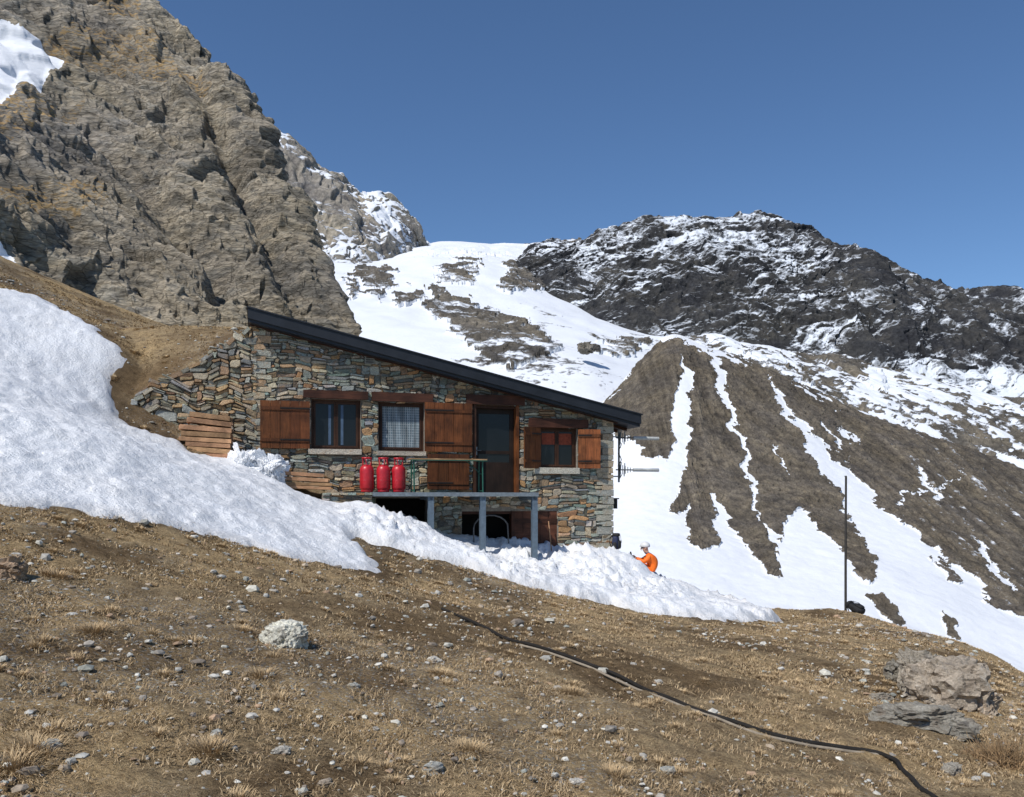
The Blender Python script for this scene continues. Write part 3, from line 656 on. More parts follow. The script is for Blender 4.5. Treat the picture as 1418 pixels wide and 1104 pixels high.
def lay(mb,u0,u1,z0,z1,topf,opens,hr,wr,pal,colf=None,w=0.,wob=1.,dp=(.0,.05)):
    z=z0
    while z<z1:
        h=random.uniform(*hr); row=[(u0,u1)]
        for o in opens:
            if min(z+h,o[3])-max(z,o[2])>.3*h:
                nr=[]
                for a_,b_ in row:
                    if o[1]<=a_ or o[0]>=b_: nr.append((a_,b_)); continue
                    if o[0]>a_: nr.append((a_,o[0]))
                    if o[1]<b_: nr.append((o[1],b_))
                row=nr
        for a_,b_ in row:
            u=a_
            while u<b_-.02:
                ww_=random.uniform(*wr)*(1.6 if random.random()<.15 else 1)*(.55 if random.random()<.2 else 1)
                if b_-(u+ww_)<wr[0]*.7: ww_=b_-u
                e=u+ww_; c_=(u+e)/2; tp=topf(c_)
                parts=[(z,z+h)]
                rr_=random.random()
                if h>.15 and rr_<.35:
                    k1=random.uniform(.22,.38); k2=random.uniform(.6,.75); parts=[(z,z+h*k1),(z+h*k1,z+h*k2),(z+h*k2,z+h)]
                elif h>.085 and rr_<.75:
                    k_=random.uniform(.33,.67); parts=[(z,z+h*k_),(z+h*k_,z+h)]
                for q0,q1 in parts:
                    if q0>tp-.02: continue
                    q1=min(q1,tp)
                    g_=random.uniform(.002,.010); p_=random.uniform(*dp); j=min(.028,(q1-q0)*.28)
                    x0,x1,y0,y1=u+g_,e-g_,q0+g_*.8,q1-g_*.8
                    cx=(x1-x0)*random.uniform(.03,.22)+.004; cy=(y1-y0)*random.uniform(.1,.35)
                    ring=[(x0+cx,y0),(x1-cx,y0),(x1,y0+cy),(x1,y1-cy),(x1-cx,y1),(x0+cx,y1),(x0,y1-cy),(x0,y0+cy)]
                    ring=[(a+random.uniform(-j,j),b+random.uniform(-j,j)*.7) for a,b in ring]
                    wv=lambda a,b:(.040*math.sin(a*1.7+b*2.3)+.024*math.sin(a*4.3+1+b)+.014*math.sin(a*11+b*5))*wob
                    mx,my=(x0+x1)/2,(y0+y1)/2
                    back=[(a,.06-w,b+wv(a,b)) for a,b in ring]
                    mid=[(a,-(w+p_*.55),b+wv(a,b)) for a,b in ring]
                    tx_,tz_=random.uniform(-.10,.10),random.uniform(-.20,.20)
                    fr_=[(mx+(a-mx)*.88,-(w+p_+tx_*(a-mx)+tz_*(b-my)),my+(b-my)*.76+wv(a,b)) for a,b in ring]
                    co=random.choice(pal); k_=random.uniform(.6,1.2)
                    if colf: k_*=colf(mx,my)
                    co=tuple(min(1,q_*k_*random.uniform(.95,1.05)) for q_ in co)
                    fs=[(i,(i+1)%8,8+(i+1)%8,8+i) for i in range(8)]+[(8+i,8+(i+1)%8,16+(i+1)%8,16+i) for i in range(8)]+[tuple(range(16,24))]
                    mb.add(back+mid+fr_,fs,0,co)
                u=e
        z+=h
mb=MB(); backing(mb,U0,U1,ZB,lambda u:rb(u)+.06,open_); mb.done('facade_mortar',[M_mort],hut)
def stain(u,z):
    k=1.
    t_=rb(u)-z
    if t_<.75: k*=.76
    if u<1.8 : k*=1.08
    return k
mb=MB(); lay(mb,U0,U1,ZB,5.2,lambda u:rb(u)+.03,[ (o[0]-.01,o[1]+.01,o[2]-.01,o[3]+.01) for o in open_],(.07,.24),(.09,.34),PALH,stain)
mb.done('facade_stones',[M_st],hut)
mb=MB(); z=ZB; i=0
while z<rb(U1)-.1:
    h=random.uniform(.12,.2); ww_=.42 if i%2 else .26; c_=random.choice([(.42,.40,.33),(.38,.38,.34),(.46,.38,.28)])
    mb.box(U1-ww_,U1+.03,-.045,.3 if not i%2 else .5,z+.008,z+h-.008,0,c_,.012); z+=h; i+=1
z=.9; i=0
while z<rb(U0)-.1:
    h=random.uniform(.1,.18); ww_=.36 if i%2 else .24; c_=random.choice([(.46,.44,.35),(.38,.38,.33),(.50,.42,.3),(.40,.28,.18)])
    mb.box(F(352,500)[0],F(352,500)[0]+ww_,-.045,.2,z+.008,z+h-.008,0,c_,.014); z+=h; i+=1
mb.done('corner_stones',[M_st],hut)
mb=MB(); DP=6.4
mb.add([(U1,.38,ZB),(U1,DP,ZB),(U1,DP,rb(U1)+.05),(U1,.38,rb(U1)+.05),(U1-.35,.38,ZB),(U1-.35,DP,ZB),(U1-.35,DP,rb(U1-.35)+.05),(U1-.35,.38,rb(U1-.35)+.05)],[(0,1,2,3),(4,7,6,5),(1,5,6,2),(3,2,6,7)])
mb.add([(U0,.38,ZB),(U0,DP,ZB),(U0,DP,rb(U0)+.05),(U0,.38,rb(U0)+.05)],[(0,3,2,1)])
mb.add([(U0,DP-.01,ZB),(U1-.35,DP-.01,ZB),(U1-.35,DP-.01,rb(U1-.35)+.05),(U0,DP-.01,rb(U0)+.05)],[(0,1,2,3)])
mb.done('side_and_back_walls',[M_st],hut)
mb=MB(); mb.box(U0+.05,U1-.4,.4,DP-.05,-.02,.06,0); mb.box(U0+.05,U1-.4,1.0,1.1,ZB,-.02,0); mb.done('floor',[M_dark],hut)  # includes an upright near-black panel painting the shade behind the low openings
mb=MB()
y0,y1=-.38,DP+.3
def slab(mb,ua,ub,o0,o1,y0,y1,m=0):
    vs=[(ua,y0,rt(ua)-o1),(ub,y0,rt(ub)-o1),(ub,y0,rt(ub)-o0),(ua,y0,rt(ua)-o0),(ua,y1,rt(ua)-o1),(ub,y1,rt(ub)-o1),(ub,y1,rt(ub)-o0),(ua,y1,rt(ua)-o0)]
    mb.add(vs,[(0,1,2,3),(5,4,7,6),(0,4,5,1),(3,2,6,7),(0,3,7,4),(1,5,6,2)],m)
th=zA-zA2
slab(mb,uA,uB,.03,th-.09,y0,y1); slab(mb,uA+.01,uB-.01,th-.09,th-.02,y0+.05,y1-.05)
slab(mb,uA-.02,uB+.03,0,.03,y0-.03,y1+.03)
mb.done('roof',[M_roof],hut)
mb=MB(); slab(mb,uA+.04,uB-.5,th-.02,th,y0+.3,y0+.36)
for i in range(12):
    yy=i*.6+.3; slab(mb,U1,uB-.08,th-.02,th+.05,yy,yy+.1)
mb.done('roof_battens',[M_wh],hut)
def hb(mb,px0,py0,px1,py1,w0,w1,m=0,c=(1,1,1),j=0.):
    u0,u1,z0,z1=rect(px0,py0,px1,py1,w1); mb.box(u0,u1,-w1,-w0,z0,z1,m,c,j)
mb=MB()
hb(mb,420,541,510,552,-.2,.09,j=.006); hb(mb,515,544,600,556,-.2,.09,j=.006); hb(mb,646,547,727,560,-.2,.10,j=.006); hb(mb,733,580,815,592,-.2,.09,j=.006)
mb.done('wooden_lintels',[M_wh],hut)
mb=MB()
hb(mb,427,622,501,629,-.1,.12,c=(.55,.5,.42),j=.006); hb(mb,522,625,590,631,-.1,.10,c=(.46,.41,.34),j=.006); hb(mb,741,648,803,656,-.1,.12,c=(.55,.52,.44),j=.006)
mb.done('stone_sills',[M_st],hut)
M_lt=simple('blue_curtain_strip',(.06,.10,.16),.7)
def window(name,r,panes,w=-.12,fr=.055,glass=None,extra=None):
    u0,u1,z0,z1=r; mb=MB(); y=-w
    mb.box(u0,u0+fr,y,y+.07,z0,z1); mb.box(u1-fr,u1,y,y+.07,z0,z1); mb.box(u0+fr,u1-fr,y,y+.07,z0,z0+fr); mb.box(u0+fr,u1-fr,y,y+.07,z1-fr,z1)
    n=panes; a_,b_=u0+fr,u1-fr; s_=(b_-a_)/n
    for i in range(n):
        x0=a_+i*s_+.004; x1=a_+(i+1)*s_-.004; k=.045; yy=y-.012
        mb.box(x0,x0+k,yy,yy+.05,z0+fr+.003,z1-fr-.003); mb.box(x1-k,x1,yy,yy+.05,z0+fr+.003,z1-fr-.003)
        mb.box(x0+k,x1-k,yy,yy+.05,z0+fr+.003,z0+fr+k); mb.box(x0+k,x1-k,yy,yy+.05,z1-fr-k,z1-fr-.003)
        mb.box(x0+k,x1-k,yy+.028,yy+.034,z0+fr+k,z1-fr-k,1)
    mb.box(u0-.0,u0+.002,.0,y,z0,z1,2); mb.box(u1-.002,u1,.0,y,z0,z1,2)
    if extra: extra(mb,u0,u1,z0,z1,y)
    mb.done(name,[M_wf,glass or M_glass,M_mort,M_redc,M_lt],hut)
def ex1(mb,u0,u1,z0,z1,y):
    um=(u0+u1)/2; mb.box(um-.17,um-.11,y+.008,y+.012,z0+.12,z1-.12,4); mb.box(um+.11,um+.17,y+.008,y+.012,z0+.12,z1-.12,4)
window('casement_window',win1,2,extra=ex1); window('curtained_window',win2,1,glass=M_cur)
def ex3(mb,u0,u1,z0,z1,y):
    mb.box(u0+.12,u1-.12,y+.008,y+.012,z1-.42,z1-.14,3)
window('small_window',win3,2,extra=ex3)
def shutter(name,u0,u1,z0,z1,hinge,angle=0.,w=.05,braces=True,th_=.035,n=5,tone=1.):
    mb=MB(); L=u1-u0; s_=L/n; sgn=1 if hinge=='L' else -1; hx=u0 if hinge=='L' else u1
    R=rotz(-angle*sgn)
    def bx(a,b,y0,y1,c,d,m=0,col=(1,1,1)):
        a,b=(a,b) if sgn==1 else (-b,-a)
        vs=[np.array((x,y,z)) for z in (c,d) for y in (y0,y1) for x in (a,b)]
        vs=[R@v+np.array((hx,-w,0)) for v in vs]
        mb.add(vs,[(0,2,3,1),(4,5,7,6),(0,1,5,4),(2,6,7,3),(0,4,6,2),(1,3,7,5)],m,col)
    for i in range(n):
        k=random.uniform(.7,1.2)*tone; bx(i*s_+.004,(i+1)*s_-.004,-th_,0,z0+random.uniform(0,.004),z1-random.uniform(0,.004),0,(k,k*random.uniform(.94,1.04),k))
    if braces:
        H=z1-z0
        for zz in (z0+H*.14,z1-H*.20): bx(.02,L-.02,-th_-.022,-th_-.001,zz,zz+.075,0,(.75,.75,.75))
        for zz in (z0+H*.17,z1-H*.17): bx(0,L*.6,-th_-.03,-th_-.024,zz,zz+.028,1)
    mb.done(name,[M_wv,M_iron],hut)
r=rect(360,555,429,621,.08); shutter('shutter_1',r[0],r[1],r[2],r[3],'R',0,.06,tone=1.15)
r=rect(588,558,654,626,.08); shutter('shutter_2',r[0],r[1],r[2],r[3],'L',0,.06)
r=rect(592,629,650,678,.08); shutter('shutter_3',r[0],r[1],r[2],r[3],'L',0,.05,n=4,tone=.8)
r=rect(717,592,745,649,.08); shutter('shutter_4',r[0],r[1]+.06,r[2],r[3],'R',.5,.05,n=3,tone=.9)  # darker tone paints in the shade on this leaf turned from the sun
r=rect(801,595,828,649,.08); shutter('shutter_5',r[0],r[1]+.04,r[2],r[3],'L',.3,.05,n=3,tone=1.8)  # raised tone paints in sunlight on this leaf facing the sun
u0,u1,z0,z1=door; mb=MB()
mb.box(u0,u0+.07,-.04,.22,z0,z1,4); mb.box(u1-.07,u1,-.05,.22,z0,z1,0,(1.3,1.3,1.3)); mb.box(u0+.07,u1-.07,.05,.22,z1-.08,z1,4)  # right jamb gets a lighter wood colour, painting in its sunlit side
a_,b_=u0+.08,u1-.08; y=.16
mb.box(a_,a_+.1,y,y+.05,z0,z1-.08,2); mb.box(b_-.1,b_,y,y+.05,z0,z1-.08,2); mb.box(a_+.1,b_-.1,y,y+.05,z0,z0+.75,2); mb.box(a_+.1,b_-.1,y,y+.05,z1-.2,z1-.08,2); mb.box(a_+.1,b_-.1,y,y+.05,z0+.95,z0+1.03,2)
mb.box(a_+.1,b_-.1,y+.02,y+.03,z0+.75,z0+.95,1); mb.box(a_+.1,b_-.1,y+.02,y+.03,z0+1.03,z1-.2,1)
mb.box(a_+.02,a_+.06,y-.02,y,z0+.92,z0+1.12,3); mb.tube([(a_+.04,y-.02,z0+1.03),(a_+.04,y-.06,z0+1.03),(a_+.15,y-.06,z0+1.03)],.011,8,3)
M_ddoor=wood('dark_door_wood',(.022,.012,.008),.3,(28,28,1.3))
mb.done('door',[M_wv,M_glass,M_ddoor,M_metal,M_wf],hut)
u0,u1,z0,z1=low2; mb=MB()
dl=F(712,740,-.05)[0]; zt=z1-.0
n=5; s_=(u1-dl)/n
for i in range(n):
    k=random.uniform(.8,1.15); mb.box(dl+i*s_+.004,dl+(i+1)*s_-.004,.04,.08,z0,zt,0,(k*1.6,k*1.6,k*1.6))
mb.box(dl,u1,.018,.038,zt-.3,zt-.2,0,(.9,.9,.9)); mb.box(dl-.08,dl-.002,.0,.2,z0,zt,0,(1.2,1.2,1.2)); mb.box(u0,dl-.08,.03,.12,zt-.07,zt,0,(.7,.7,.7))
mb.done('cellar_door',[M_wh],hut)
mb=MB(); hb(mb,505,487,519,504,-.02,.05,0)
for i in range(5): hb(mb,507,489+i*3,517,490+i*3,.05,.058,1)
mb.done('wall_vent',[simple('grey_vent',(.18,.18,.16),.8),M_iron],hut)
uu,zz=F(384,459); mb=MB(); mb.tube([(uu,.0,zz),(uu,-.07,zz)],.065,16,0); mb.tube([(uu,-.071,zz),(uu,-.072,zz)],.045,16,1); mb.done('flue_hole',[M_mort,M_dark],hut)
DW=1.25
ua,zd=F(516,683.5,DW); ub,_=F(746,683.5,DW); mb=MB(); zd=.13
uL=F(447,683,DW)[0]
mb.box(ua,ub,-DW,-DW+.05,zd-.09,zd,0); mb.box(ua,ub,-.1,-.06,zd-.09,zd,0); mb.box(ua,ua+.05,-DW+.05,-.1,zd-.09,zd,0); mb.box(ub-.05,ub,-DW+.05,-.1,zd-.09,zd,0)
mb.box(ua+.05,ub-.05,-DW+.05,-.1,zd-.04,zd-.036,0)
k=ua+.08
while k<ub-.06: mb.box(k,k+.006,-DW+.05,-.1,zd-.034,zd-.002,0); k+=.035
yy=-DW+.1
while yy<-.12: mb.box(ua+.05,ub-.05,yy,yy+.006,zd-.03,zd-.004,0); yy+=.07
for px in (597,669,741):
    uu=F(px,700,DW-.05)[0]; c=uu
    mb.box(c-.065,c+.065,-DW+.05,-DW+.062,-1.75,zd-.09,1); mb.box(c-.065,c+.065,-DW+.148,-DW+.16,-1.75,zd-.09,1); mb.box(c-.008,c+.008,-DW+.062,-DW+.148,-1.75,zd-.09,1)
    mb.box(c-.04,c+.04,-DW+.05,-.06,zd-.17,zd-.092,1)
mb.done('steel_deck',[M_metal,M_mg],hut)
mb=MB(); mb.box(uL,ua-.01,-DW+.05,-.06,-1.2,.06,1); lay(mb,uL,ua-.01,-1.2,.07,lambda u:.07,[],(.06,.13),(.15,.4),PALH,None,w=DW-.02)
for i in range(6):
    a_=uL+i*(ua-uL)/6; mb.box(a_+.01,a_+(ua-uL)/6-.01,-DW-.05,-.05,.07,.115,0,random.choice(PALH),.008)
mb.done('stone_terrace',[M_st,M_mort],hut)
mb=MB()
uc=F(680,740,.5)[0]
pts=[(uc-.42+.0*i,-.5,-1.5+.2*i) for i in range(5)]+[(uc-.42+.42*(1-math.cos(k/8*math.pi/1.1)),-.5,-.7+.30*math.sin(k/8*math.pi/1.1)) for k in range(1,9)]+[(uc+.44,-.45,-1.0),(uc+.5,-.4,-1.5)]
mb.tube(pts,.018,10,0); ux,zx=F(765,762,.35); mb.tube([(ux,-.35,-1.5),(ux-.02,-.12,F(765,722,.12)[1])],.015,8,1); 
mb.done('drain_pipe_and_stick',[simple('grey_pipe',(.08,.085,.09),.6),M_plank],hut)
mb=MB(); ux,zx=F(851,699,-.3); mb.box(U1+.0,U1+.2,.1,.4,zx-.1,zx+.14,0); mb.box(U1+.02,U1+.24,.08,.42,zx+.14,zx+.17,0); mb.done('side_wall_meter_box',[M_iron],hut)
mb=MB(); yb=.25
M_ant=simple('antenna_grey_metal',(.16,.17,.18),.5,.4,14,.2)
mz0=F(856,668,-yb)[1]; mz1=F(856,597,-yb)[1]; um=F(857,630,-yb)[0]
mb.tube([(um,yb,mz0),(um,yb,mz1)],.026,10,0)
for zz in (mz0+.15,mz1-.15): mb.box(U1,um,yb-.015,yb+.015,zz-.015,zz+.015,0)
for py in (607,651):
    zz=F(880,py,-yb)[1]; ue=F(911,py,-yb)[0]
    mb.tube([(um-.1,yb-.04,zz),(ue,yb-.04,zz)],.016,8,0)
    mb.tube([(um+.38,yb-.04,zz),(ue,yb-.04,zz)],.045,10,1)
    for k in range(5): 
        xx=um+.02+k*.07; mb.tube([(xx,yb-.22,zz),(xx,yb+.16,zz)],.011,6,0); mb.tube([(xx,yb-.04,zz-.14+.02*k),(xx,yb-.04,zz+.14-.02*k)],.011,6,0)
    mb.tube([(um-.02,yb-.1,zz-.2),(um+.02,yb-.1,zz+.2)],.016,8,0); mb.tube([(um+.1,yb-.1,zz-.17),(um+.12,yb-.1,zz+.17)],.014,8,0)
cb=[(um+.05*math.sin(k*1.3),yb-.05,mz0+.1+(mz1-mz0-.2)*k/14) for k in range(15)]; mb.tube(cb,.012,6,2)
mb.done('yagi_antennas',[M_ant,simple('antenna_tube',(.42,.43,.42),.5),M_iron],hut)
# ------------------------------------------------------------------ retaining wall
rw=empty('stone_retaining_wall',(O[0],O[1],0),TH)
tp=[F(*q_,.02) for q_ in ((158,572),(200,545),(240,522),(300,486),(346,455))]
tu=[q_[0] for q_ in tp]; tz=[q_[1] for q_ in tp]
tf=lambda u:float(np.interp(u,tu,tz))
mb=MB(); n=14; us=np.linspace(tu[0],U0-.0,n)
for a_,b_ in zip(us[:-1],us[1:]): 
    vs=[(a_,.02,-.2),(b_,.02,-.2),(b_,.02,tf(b_)-.06),(a_,.02,tf(a_)-.06),(a_,.4,-.2),(b_,.4,-.2),(b_,.4,tf(b_)-.06),(a_,.4,tf(a_)-.06)]
    mb.add(vs,[(0,1,2,3),(3,2,6,7)],0)
mb.done('wall_core',[M_mort],rw)
mb=MB(); lay(mb,tu[0],F(356,500)[0],.2,4.2,lambda u:tf(u)+random.uniform(-.03,.05),[],(.09,.22),(.10,.32),PALR,None,w=.03,wob=2.6,dp=(.0,.08))
u=tu[0]
while u<U0-.1:
    L=random.uniform(.12,.28); sl=(tf(u+L)-tf(u)); zc=tf(u+L/2)+random.uniform(-.03,.0); h_=random.uniform(.03,.05)
    mb.obox((u+L/2,.05+random.uniform(-.05,.05),zc),(L/2,.12,h_),roty(-math.atan2(sl,L)+random.uniform(-.25,.25)),0,random.choice(PALR)); u+=L*.9
mb.done('wall_stones',[M_st],rw)
# ------------------------------------------------------------------ objects on / by the hut
M_red=simple('red_enamel_paint',(.42,.012,.022),.38,0,6,.25,spec=.5)
def gas(px):
    uu,_=F(px,682,.62); q_=fw(uu,.62,.135); mb=MB()
    mb.lathe([(0,.0),(.13,.0),(.135,.03),(.125,.05),(.15,.07),(.158,.1),(.158,.48),(.150,.53),(.125,.58),(.08,.61),(.035,.62)],seg=28)
    mb.lathe([(.035,.62),(.035,.66),(.022,.66),(.022,.70),(.03,.70),(.03,.73),(.0,.73)],seg=14,m=1)
    mb.lathe([(.159,.25),(.163,.26),(.159,.27)],seg=28)
    for k in range(3):
        a0=k*2.09+.3; pts=[(.105*math.cos(a0+j*.3),.105*math.sin(a0+j*.3),.60+(.16 if 0<j<4 else 0)) for j in range(5)]; mb.tube(pts,.011,6,0)
    mb.lathe([(.1,.745),(.118,.75),(.118,.775),(.1,.78),(.1,.745)],seg=24)
    e=empty('gas_cylinder',q_,random.random()*3); mb.done('bottle',[M_red,M_metal],e); return e
for px in (508,531,552): gas(px)
def table():
    ua,_=F(566,641,.75); ub,_=F(671,641,.75); L=ub-ua; c=fw((ua+ub)/2,.75,.135); e=empty('folding_table',c,TH); mb=MB(); H=.76
    mb.box(-L/2,L/2,-.25,.25,H-.028,H,0); mb.box(-L/2,L/2,-.252,-.24,H-.05,H-.03,1)
    for s in (-1,1):
        x=s*(L/2-.09)
        for yy in (-.2,.2): mb.tube([(x,yy,0),(x,yy*.8,H-.03)],.018,8,1)
        mb.tube([(x,-.2,.03),(x,.2,.03)],.012,8,1); mb.tube([(x,-.17,.42),(x,.17,.42)],.010,8,1)
        mb.tube([(x,0,.42),(x-s*.35,0,H-.03)],.010,8,1)
    mb.done('top_and_legs',[M_wv2,M_green],e)
M_wv2=wood('table_top_wood',(.33,.20,.10),.3,(1.3,28,28)); table()
def lumber(rows,w,loc):
    mb=MB()
    for (px0,px1,py0,py1,ang_) in rows:
        u0,z1=F(px0,py0,w); u1,_=F(px1,py0,w); _,z0=F((px0+px1)/2,py1,w); _,z1=F((px0+px1)/2,py0,w)
        for k in range(3):
            off=random.uniform(-.04,.04); c=np.array(fw((u0+u1)/2+off,w-.16*k,(z0+z1)/2)); kk=random.uniform(.6,1.2)
            mb.obox(c,((u1-u0)/2,.075,(z1-z0)/2*.82),rotz(TH)@roty(ang_+random.uniform(-.02,.02)),0,(kk,kk*random.uniform(.92,1.05),kk*.97))
    o=mb.done('lumber_pile',[M_plank],None,loc,.004)
R1=[(264,320,573,581,.12),(260,322,581,589,.10),(249,321,590,598,.06),(254,322,598,606,.05),(249,321,606,613,.03),(258,320,613,620,.05),(262,322,620,628,.05),(270,324,628,636,.04)]
lumber(R1,.75,fw(-1,.75,1.0))
R2=[(389,448,654,660,.06),(391,456,661,667,.04),(390,457,668,673,.03),(400,458,673,678,.02)]
lumber(R2,.95,fw(1,.95,.2))
for a1,a2,a3,a4 in ((-.05,1.0,.62,81),(.5,1.05,.50,83),(.25,1.2,.38,85)):
    o=rock('snow_pile',fw(a1,a2,a3),(.38,.3,.40),a4,(1,1,1),a4,6,.5); o.data.materials.clear(); o.data.materials.append(M_snow)
    a_=o.data.attributes.new('mask','FLOAT_COLOR','POINT'); a_.data.foreach_set('color',np.tile(np.array([0,0,0,1],np.float32),len(o.data.vertices)))
x_,y_=(1171-CX)/f*22.6,22.6; g=float(G(x_,y_)); mb=MB(); zt=(HZ-660)/f*22.6
mb.tube([(x_,y_,g-.2),(x_,y_,g+1.8),(x_+.01,y_,zt)],[.034,.032,.028],12,0); mb.tube([(x_,y_,zt),(x_,y_,zt+.02)],[.034,.03],12,0)
mb.lathe([(.09,0),(.09,.015),(.035,.02),(.033,.12)],x_,y_,g-.01,16); mb.tube([(x_,y_-.03,zt-.3),(x_,y_-.06,zt-.3)],.01,8)
mb.done('metal_pole',[simple('weathered_dark_pole',(.05,.045,.04),.6,.3,6,.3)],None,(x_,y_,g))
def hose(name,pts,r,m,dx=0,dz=0.,jit=.0):
    hp=[]
    for a_,b_ in pts:
        q_=hit(a_,b_)
        if q_: hp.append(q_)
    hp=np.array(hp); s=np.linspace(0,len(hp)-1,160); X_=np.interp(s,range(len(hp)),hp[:,0])+dx; Y_=np.interp(s,range(len(hp)),hp[:,1])
    k=np.ones(9)/9; X_[4:-4]=np.convolve(X_,k,'valid'); Y_[4:-4]=np.convolve(Y_,k,'valid')
    X_+=jit*np.sin(s*2.1)+jit*.5*np.sin(s*5.3); Z_=G(X_,Y_)+r*.6+dz
    mb=MB(); mb.tube(list(zip(X_,Y_,Z_)),r,8,0); mb.done(name,[m],None,(X_[0],Y_[0],Z_[0]))
HP=[(612,846),(650,862),(720,893),(800,918),(850,938),(930,972),(1000,1000),(1060,1020),(1140,1036),(1215,1046),(1240,1060),(1265,1085),(1295,1112)]
hose('water_hose',HP,.019,simple('black_hose',(.022,.020,.018),.8,0,8,.3,spec=.15),0,.016,.02)
hose('water_hose',[(a_,b_+3) for a_,b_ in HP[2:10]],.013,simple('grey_weathered_hose',(.26,.22,.17),.85,0,8,.3,spec=.15),0,.01,.03)
def shrub(px,py,n=260,H=.3):
    q_=hit(px,py); mb=MB()
    for i in range(n):
        a_=random.uniform(0,6.28); l=random.uniform(.1,1.2); h=H*random.uniform(.4,1); p0=np.array((q_[0]+random.gauss(0,.06),q_[1]+random.gauss(0,.06),q_[2]-.02))
        d0=np.array((math.cos(a_)*math.sin(l),math.sin(a_)*math.sin(l),math.cos(l)))
        p1=p0+d0*h*.5; p2=p1+(d0+np.random.normal(0,.35,3))*h*.4; p3=p2+(d0+np.random.normal(0,.5,3)-np.array((0,0,.5)))*h*.25
        k=random.uniform(.5,1.1); mb.tube([p0,p1,p2,p3],[.0035,.003,.002,.001],4,0,(.42*k,.28*k,.15*k),False)
    mb.done('dry_shrub',[simple('dry_twigs',(1,1,1),.9,attr=True)],None,q_)
shrub(1395,1062); shrub(1362,1052,120,.2)
def backpack(loc,rz,s,c1,c2,lie=False,name='backpack'):
    e=empty(name,loc,rz); mb=MB(); R=rotx(-1.2) if lie else np.eye(3)
    def S(c,r,e_,m): mb.sell(R@(np.array(c)*s),tuple(np.array(r)*s),e_,m,R=R)
    S((0,0,.26),(.16,.11,.26),.6,0); S((0,-.01,.52),(.15,.12,.06),.6,1); S((0,-.12,.2),(.11,.05,.14),.6,1); S((-.16,0,.17),(.04,.07,.11),.7,1); S((.16,0,.17),(.04,.07,.11),.7,1)
    for k in (-1,1):
        mb.tube([R@(np.array(q_)*s) for q_ in ((k*.07,.10,.5),(k*.08,.18,.42),(k*.09,.19,.25),(k*.1,.11,.08))],.018*s,8,1)
        mb.tube([R@(np.array(q_)*s) for q_ in ((k*.07,-.13,.5),(k*.07,-.175,.3),(k*.07,-.12,.05))],.008*s,6,1)
    mb.tube([R@(np.array(q_)*s) for q_ in ((-.03,.09,.56),(0,.1,.6),(.03,.09,.56))],.01*s,6,1)
    mb.done('bag',[c1,c2],e)
M_bk=simple('black_nylon',(.012,.012,.013),.75,0,20,.3); M_navy=simple('navy_nylon',(.015,.022,.06),.7,0,20,.3)
x_,y_=(1196-CX)/f*22.2,22.2; backpack((x_,y_,float(G(x_,y_))+.1),.6,.85,M_bk,M_bk,True)
q_=fw(U1+.05,.15); backpack((q_[0],q_[1],max(float(surf(q_[0],q_[1])[0])-.02,(HZ-768)/f*q_[1])),1.2,.75,M_navy,M_bk)
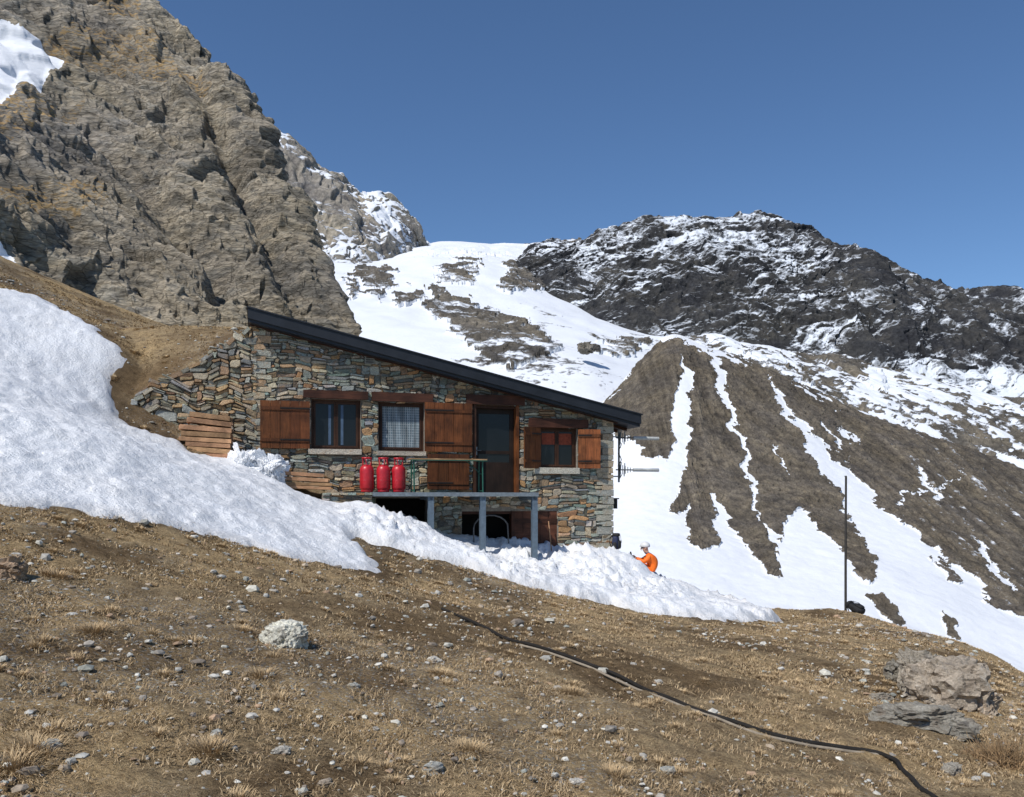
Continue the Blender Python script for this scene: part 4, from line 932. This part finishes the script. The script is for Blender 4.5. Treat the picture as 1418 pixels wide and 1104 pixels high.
# ------------------------------------------------------------------ hiker
def skin(J,Eg,sub=2):
    me=bpy.data.meshes.new('sk'); me.from_pydata([j[0] for j in J],Eg,[]); o=link(bpy.data.objects.new('sk',me))
    m=o.modifiers.new('s','SKIN'); sv=me.skin_vertices[0].data
    for i,j in enumerate(J): sv[i].radius=(j[1],j[2] if len(j)>2 else j[1]); sv[i].use_root=(i==0)
    m.use_smooth_shade=True; q=o.modifiers.new('d','SUBSURF'); q.levels=sub; q.render_levels=sub
    dg=bpy.context.evaluated_depsgraph_get(); dg.update(); r=bpy.data.meshes.new_from_object(o.evaluated_get(dg)); bpy.data.objects.remove(o); bpy.data.meshes.remove(me); return r
def hiker():
    Yh=22.4; PXH=900
    x_,y_=(PXH-CX)/f*Yh,Yh; g=float(surf(x_,y_)[0])
    ys=np.linspace(12,Yh-.3,400); crest=(surf((PXH-CX)/f*ys,ys)/ys).max(); cpy=HZ-crest*f
    zs=(HZ-min(cpy+7,800))/f*Yh; print('hiker',x_,y_,g,zs,'crest',cpy)
    e=empty('seated_hiker',(x_,y_,zs),-.12)
    # torso leans forward (towards -x), arms reach forward to the pole
    J=[((.06,0,.10),.17,.15),((.09,0,.25),.165,.155),((.05,0,.40),.185,.175),((-.02,0,.51),.155,.14),((-.07,0,.575),.06),((-.10,0,.63),.066),((-.13,0,.71),.088),((-.135,0,.79),.07),
       ((-.02,-.18,.49),.08),((-.16,-.25,.36),.062),((-.36,-.20,.47),.042),((-.02,.18,.49),.08),((-.20,.22,.38),.062),((-.39,.10,.44),.042),
       ((.03,-.1,.10),.105),((-.30,-.15,.33),.078),((-.36,-.15,.02),.052),((-.50,-.16,-.03),.045),
       ((.03,.1,.10),.105),((-.33,.13,.34),.078),((-.42,.13,.02),.052),((-.56,.14,-.03),.045)]
    Eg=[(0,1),(1,2),(2,3),(3,4),(4,5),(5,6),(6,7),(3,8),(8,9),(9,10),(3,11),(11,12),(12,13),(0,14),(14,15),(15,16),(16,17),(0,18),(18,19),(19,20),(20,21)]
    me=skin(J,Eg); me.name='body'
    mo=simple('orange_jacket',(.95,.17,.012),.6,0,15,.15,.3); mt=simple('grey_trousers',(.12,.13,.15),.8,0,15,.2,.3); ms=simple('skin',(.55,.33,.23),.55,0,30,.1); mn=simple('navy_hood_lining',(.02,.03,.07),.7,0,15,.2); mbt=simple('boots',(.03,.028,.025),.7)
    me.materials.clear()
    for m in (mo,mt,ms,mn,mbt): me.materials.append(m)
    for pl in me.polygons:
        c=pl.center; i=0
        if c.z>.60 and abs(c.y)<.12: i=2
        elif c.z<.04 and c.x<-.3: i=4
        elif c.z<.10 or (c.x<-.17 and c.z<.41 and abs(c.y)<.19) or (c.x<-.08 and c.z<.28): i=1
        elif c.z>.565 and abs(c.y)<.1: i=3
        pl.material_index=i; pl.use_smooth=True
    link(bpy.data.objects.new('body',me),e)
    mb=MB()
    mb.sell((-.125,0,.775),(.13,.115,.11),1.,0,zmin=-.35); mb.sell((-.225,0,.76),(.05,.08,.012),1.,0)
    mb.done('white_helmet',[M_white],e)
    mb=MB(); mb.sell((-.215,-.035,.72),(.018,.032,.02),.8,0); mb.sell((-.215,.035,.72),(.018,.032,.02),.8,0); mb.tube([(-.21,-.06,.73),(-.13,-.088,.73)],.005,6,0); mb.tube([(-.21,.06,.73),(-.13,.088,.73)],.005,6,0); mb.done('sunglasses',[M_iron],e)
    mb=MB(); mb.sell((-.23,0,.69),(.02,.013,.022),1.,0); mb.sell((-.213,0,.655),(.012,.026,.007),1.,1); mb.sell((-.12,-.088,.71),(.018,.012,.03),1.,0); mb.sell((-.12,.088,.71),(.018,.012,.03),1.,0)
    mb.done('face_features',[ms,simple('lips',(.35,.12,.10),.5)],e)
    for (hx,hy,hz) in ((-.36,-.20,.47),(-.39,.10,.44)):
        mb=MB(); mb.sell((hx-.05,hy,hz+.01),(.048,.02,.04),.8,0)
        for k in range(4):
            zz=hz+.04-.022*k; L=(.9,1.,.95,.75)[k]
            mb.tube([(hx-.085,hy,zz),(hx-.085-.035*L,hy-.012,zz),(hx-.09-.045*L,hy-.035,zz-.004),(hx-.075-.03*L,hy-.05,zz-.006)],[.010,.0095,.009,.007],8,0)
        mb.tube([(hx-.04,hy,hz+.045),(hx-.07,hy-.02,hz+.066),(hx-.10,hy-.04,hz+.06)],[.012,.011,.008],8,0)
        mb.done('hand',[ms],e)
    mb=MB(); mb.tube([(-.50,-.23,.60),(-.46,-.23,.40),(-.36,-.23,-.1)],[.014,.011,.009],8,0); mb.tube([(-.51,-.23,.63),(-.47,-.23,.44)],.019,8,1)
    mb.done('hiking_pole',[M_metal,M_bk],e)
hiker()
# ------------------------------------------------------------------ light, sky, camera
sd=np.array((-.55,-.68,1.0)); sd/=np.linalg.norm(sd)
el=math.asin(sd[2]); az_=math.atan2(sd[0],sd[1])
w=bpy.data.worlds.new('World'); scene.world=w; w.use_nodes=True; nt=w.node_tree
sk=nt.nodes.new('ShaderNodeTexSky'); sk.sky_type='NISHITA'; sk.sun_disc=False; sk.sun_elevation=el; sk.sun_rotation=az_; sk.altitude=1500; sk.air_density=1.; sk.dust_density=.35; sk.ozone_density=5
hs=nt.nodes.new('ShaderNodeHueSaturation'); hs.inputs['Saturation'].default_value=1.06; nt.links.new(sk.outputs[0],hs.inputs['Color'])
nt.links.new(hs.outputs[0],nt.nodes['Background'].inputs[0]); nt.nodes['Background'].inputs[1].default_value=.118
L=bpy.data.lights.new('sun','SUN'); L.energy=4.2; L.angle=math.radians(.5); L.color=(1,.955,.88); lo=link(bpy.data.objects.new('sun',L))
lo.rotation_euler=Vector(-sd).to_track_quat('-Z','Y').to_euler(); lo.location=(-30,-30,50)
cam=bpy.data.cameras.new('camera'); co=link(bpy.data.objects.new('camera',cam)); cam.sensor_width=36; cam.lens=36*f/1418; cam.shift_y=138/1418; co.rotation_euler=(math.pi/2,0,0); cam.clip_end=5000; cam.clip_start=.05
scene.camera=co
scene.view_settings.view_transform='Standard'; scene.view_settings.look='None'; scene.view_settings.exposure=0
print('total',time.time()-T0)
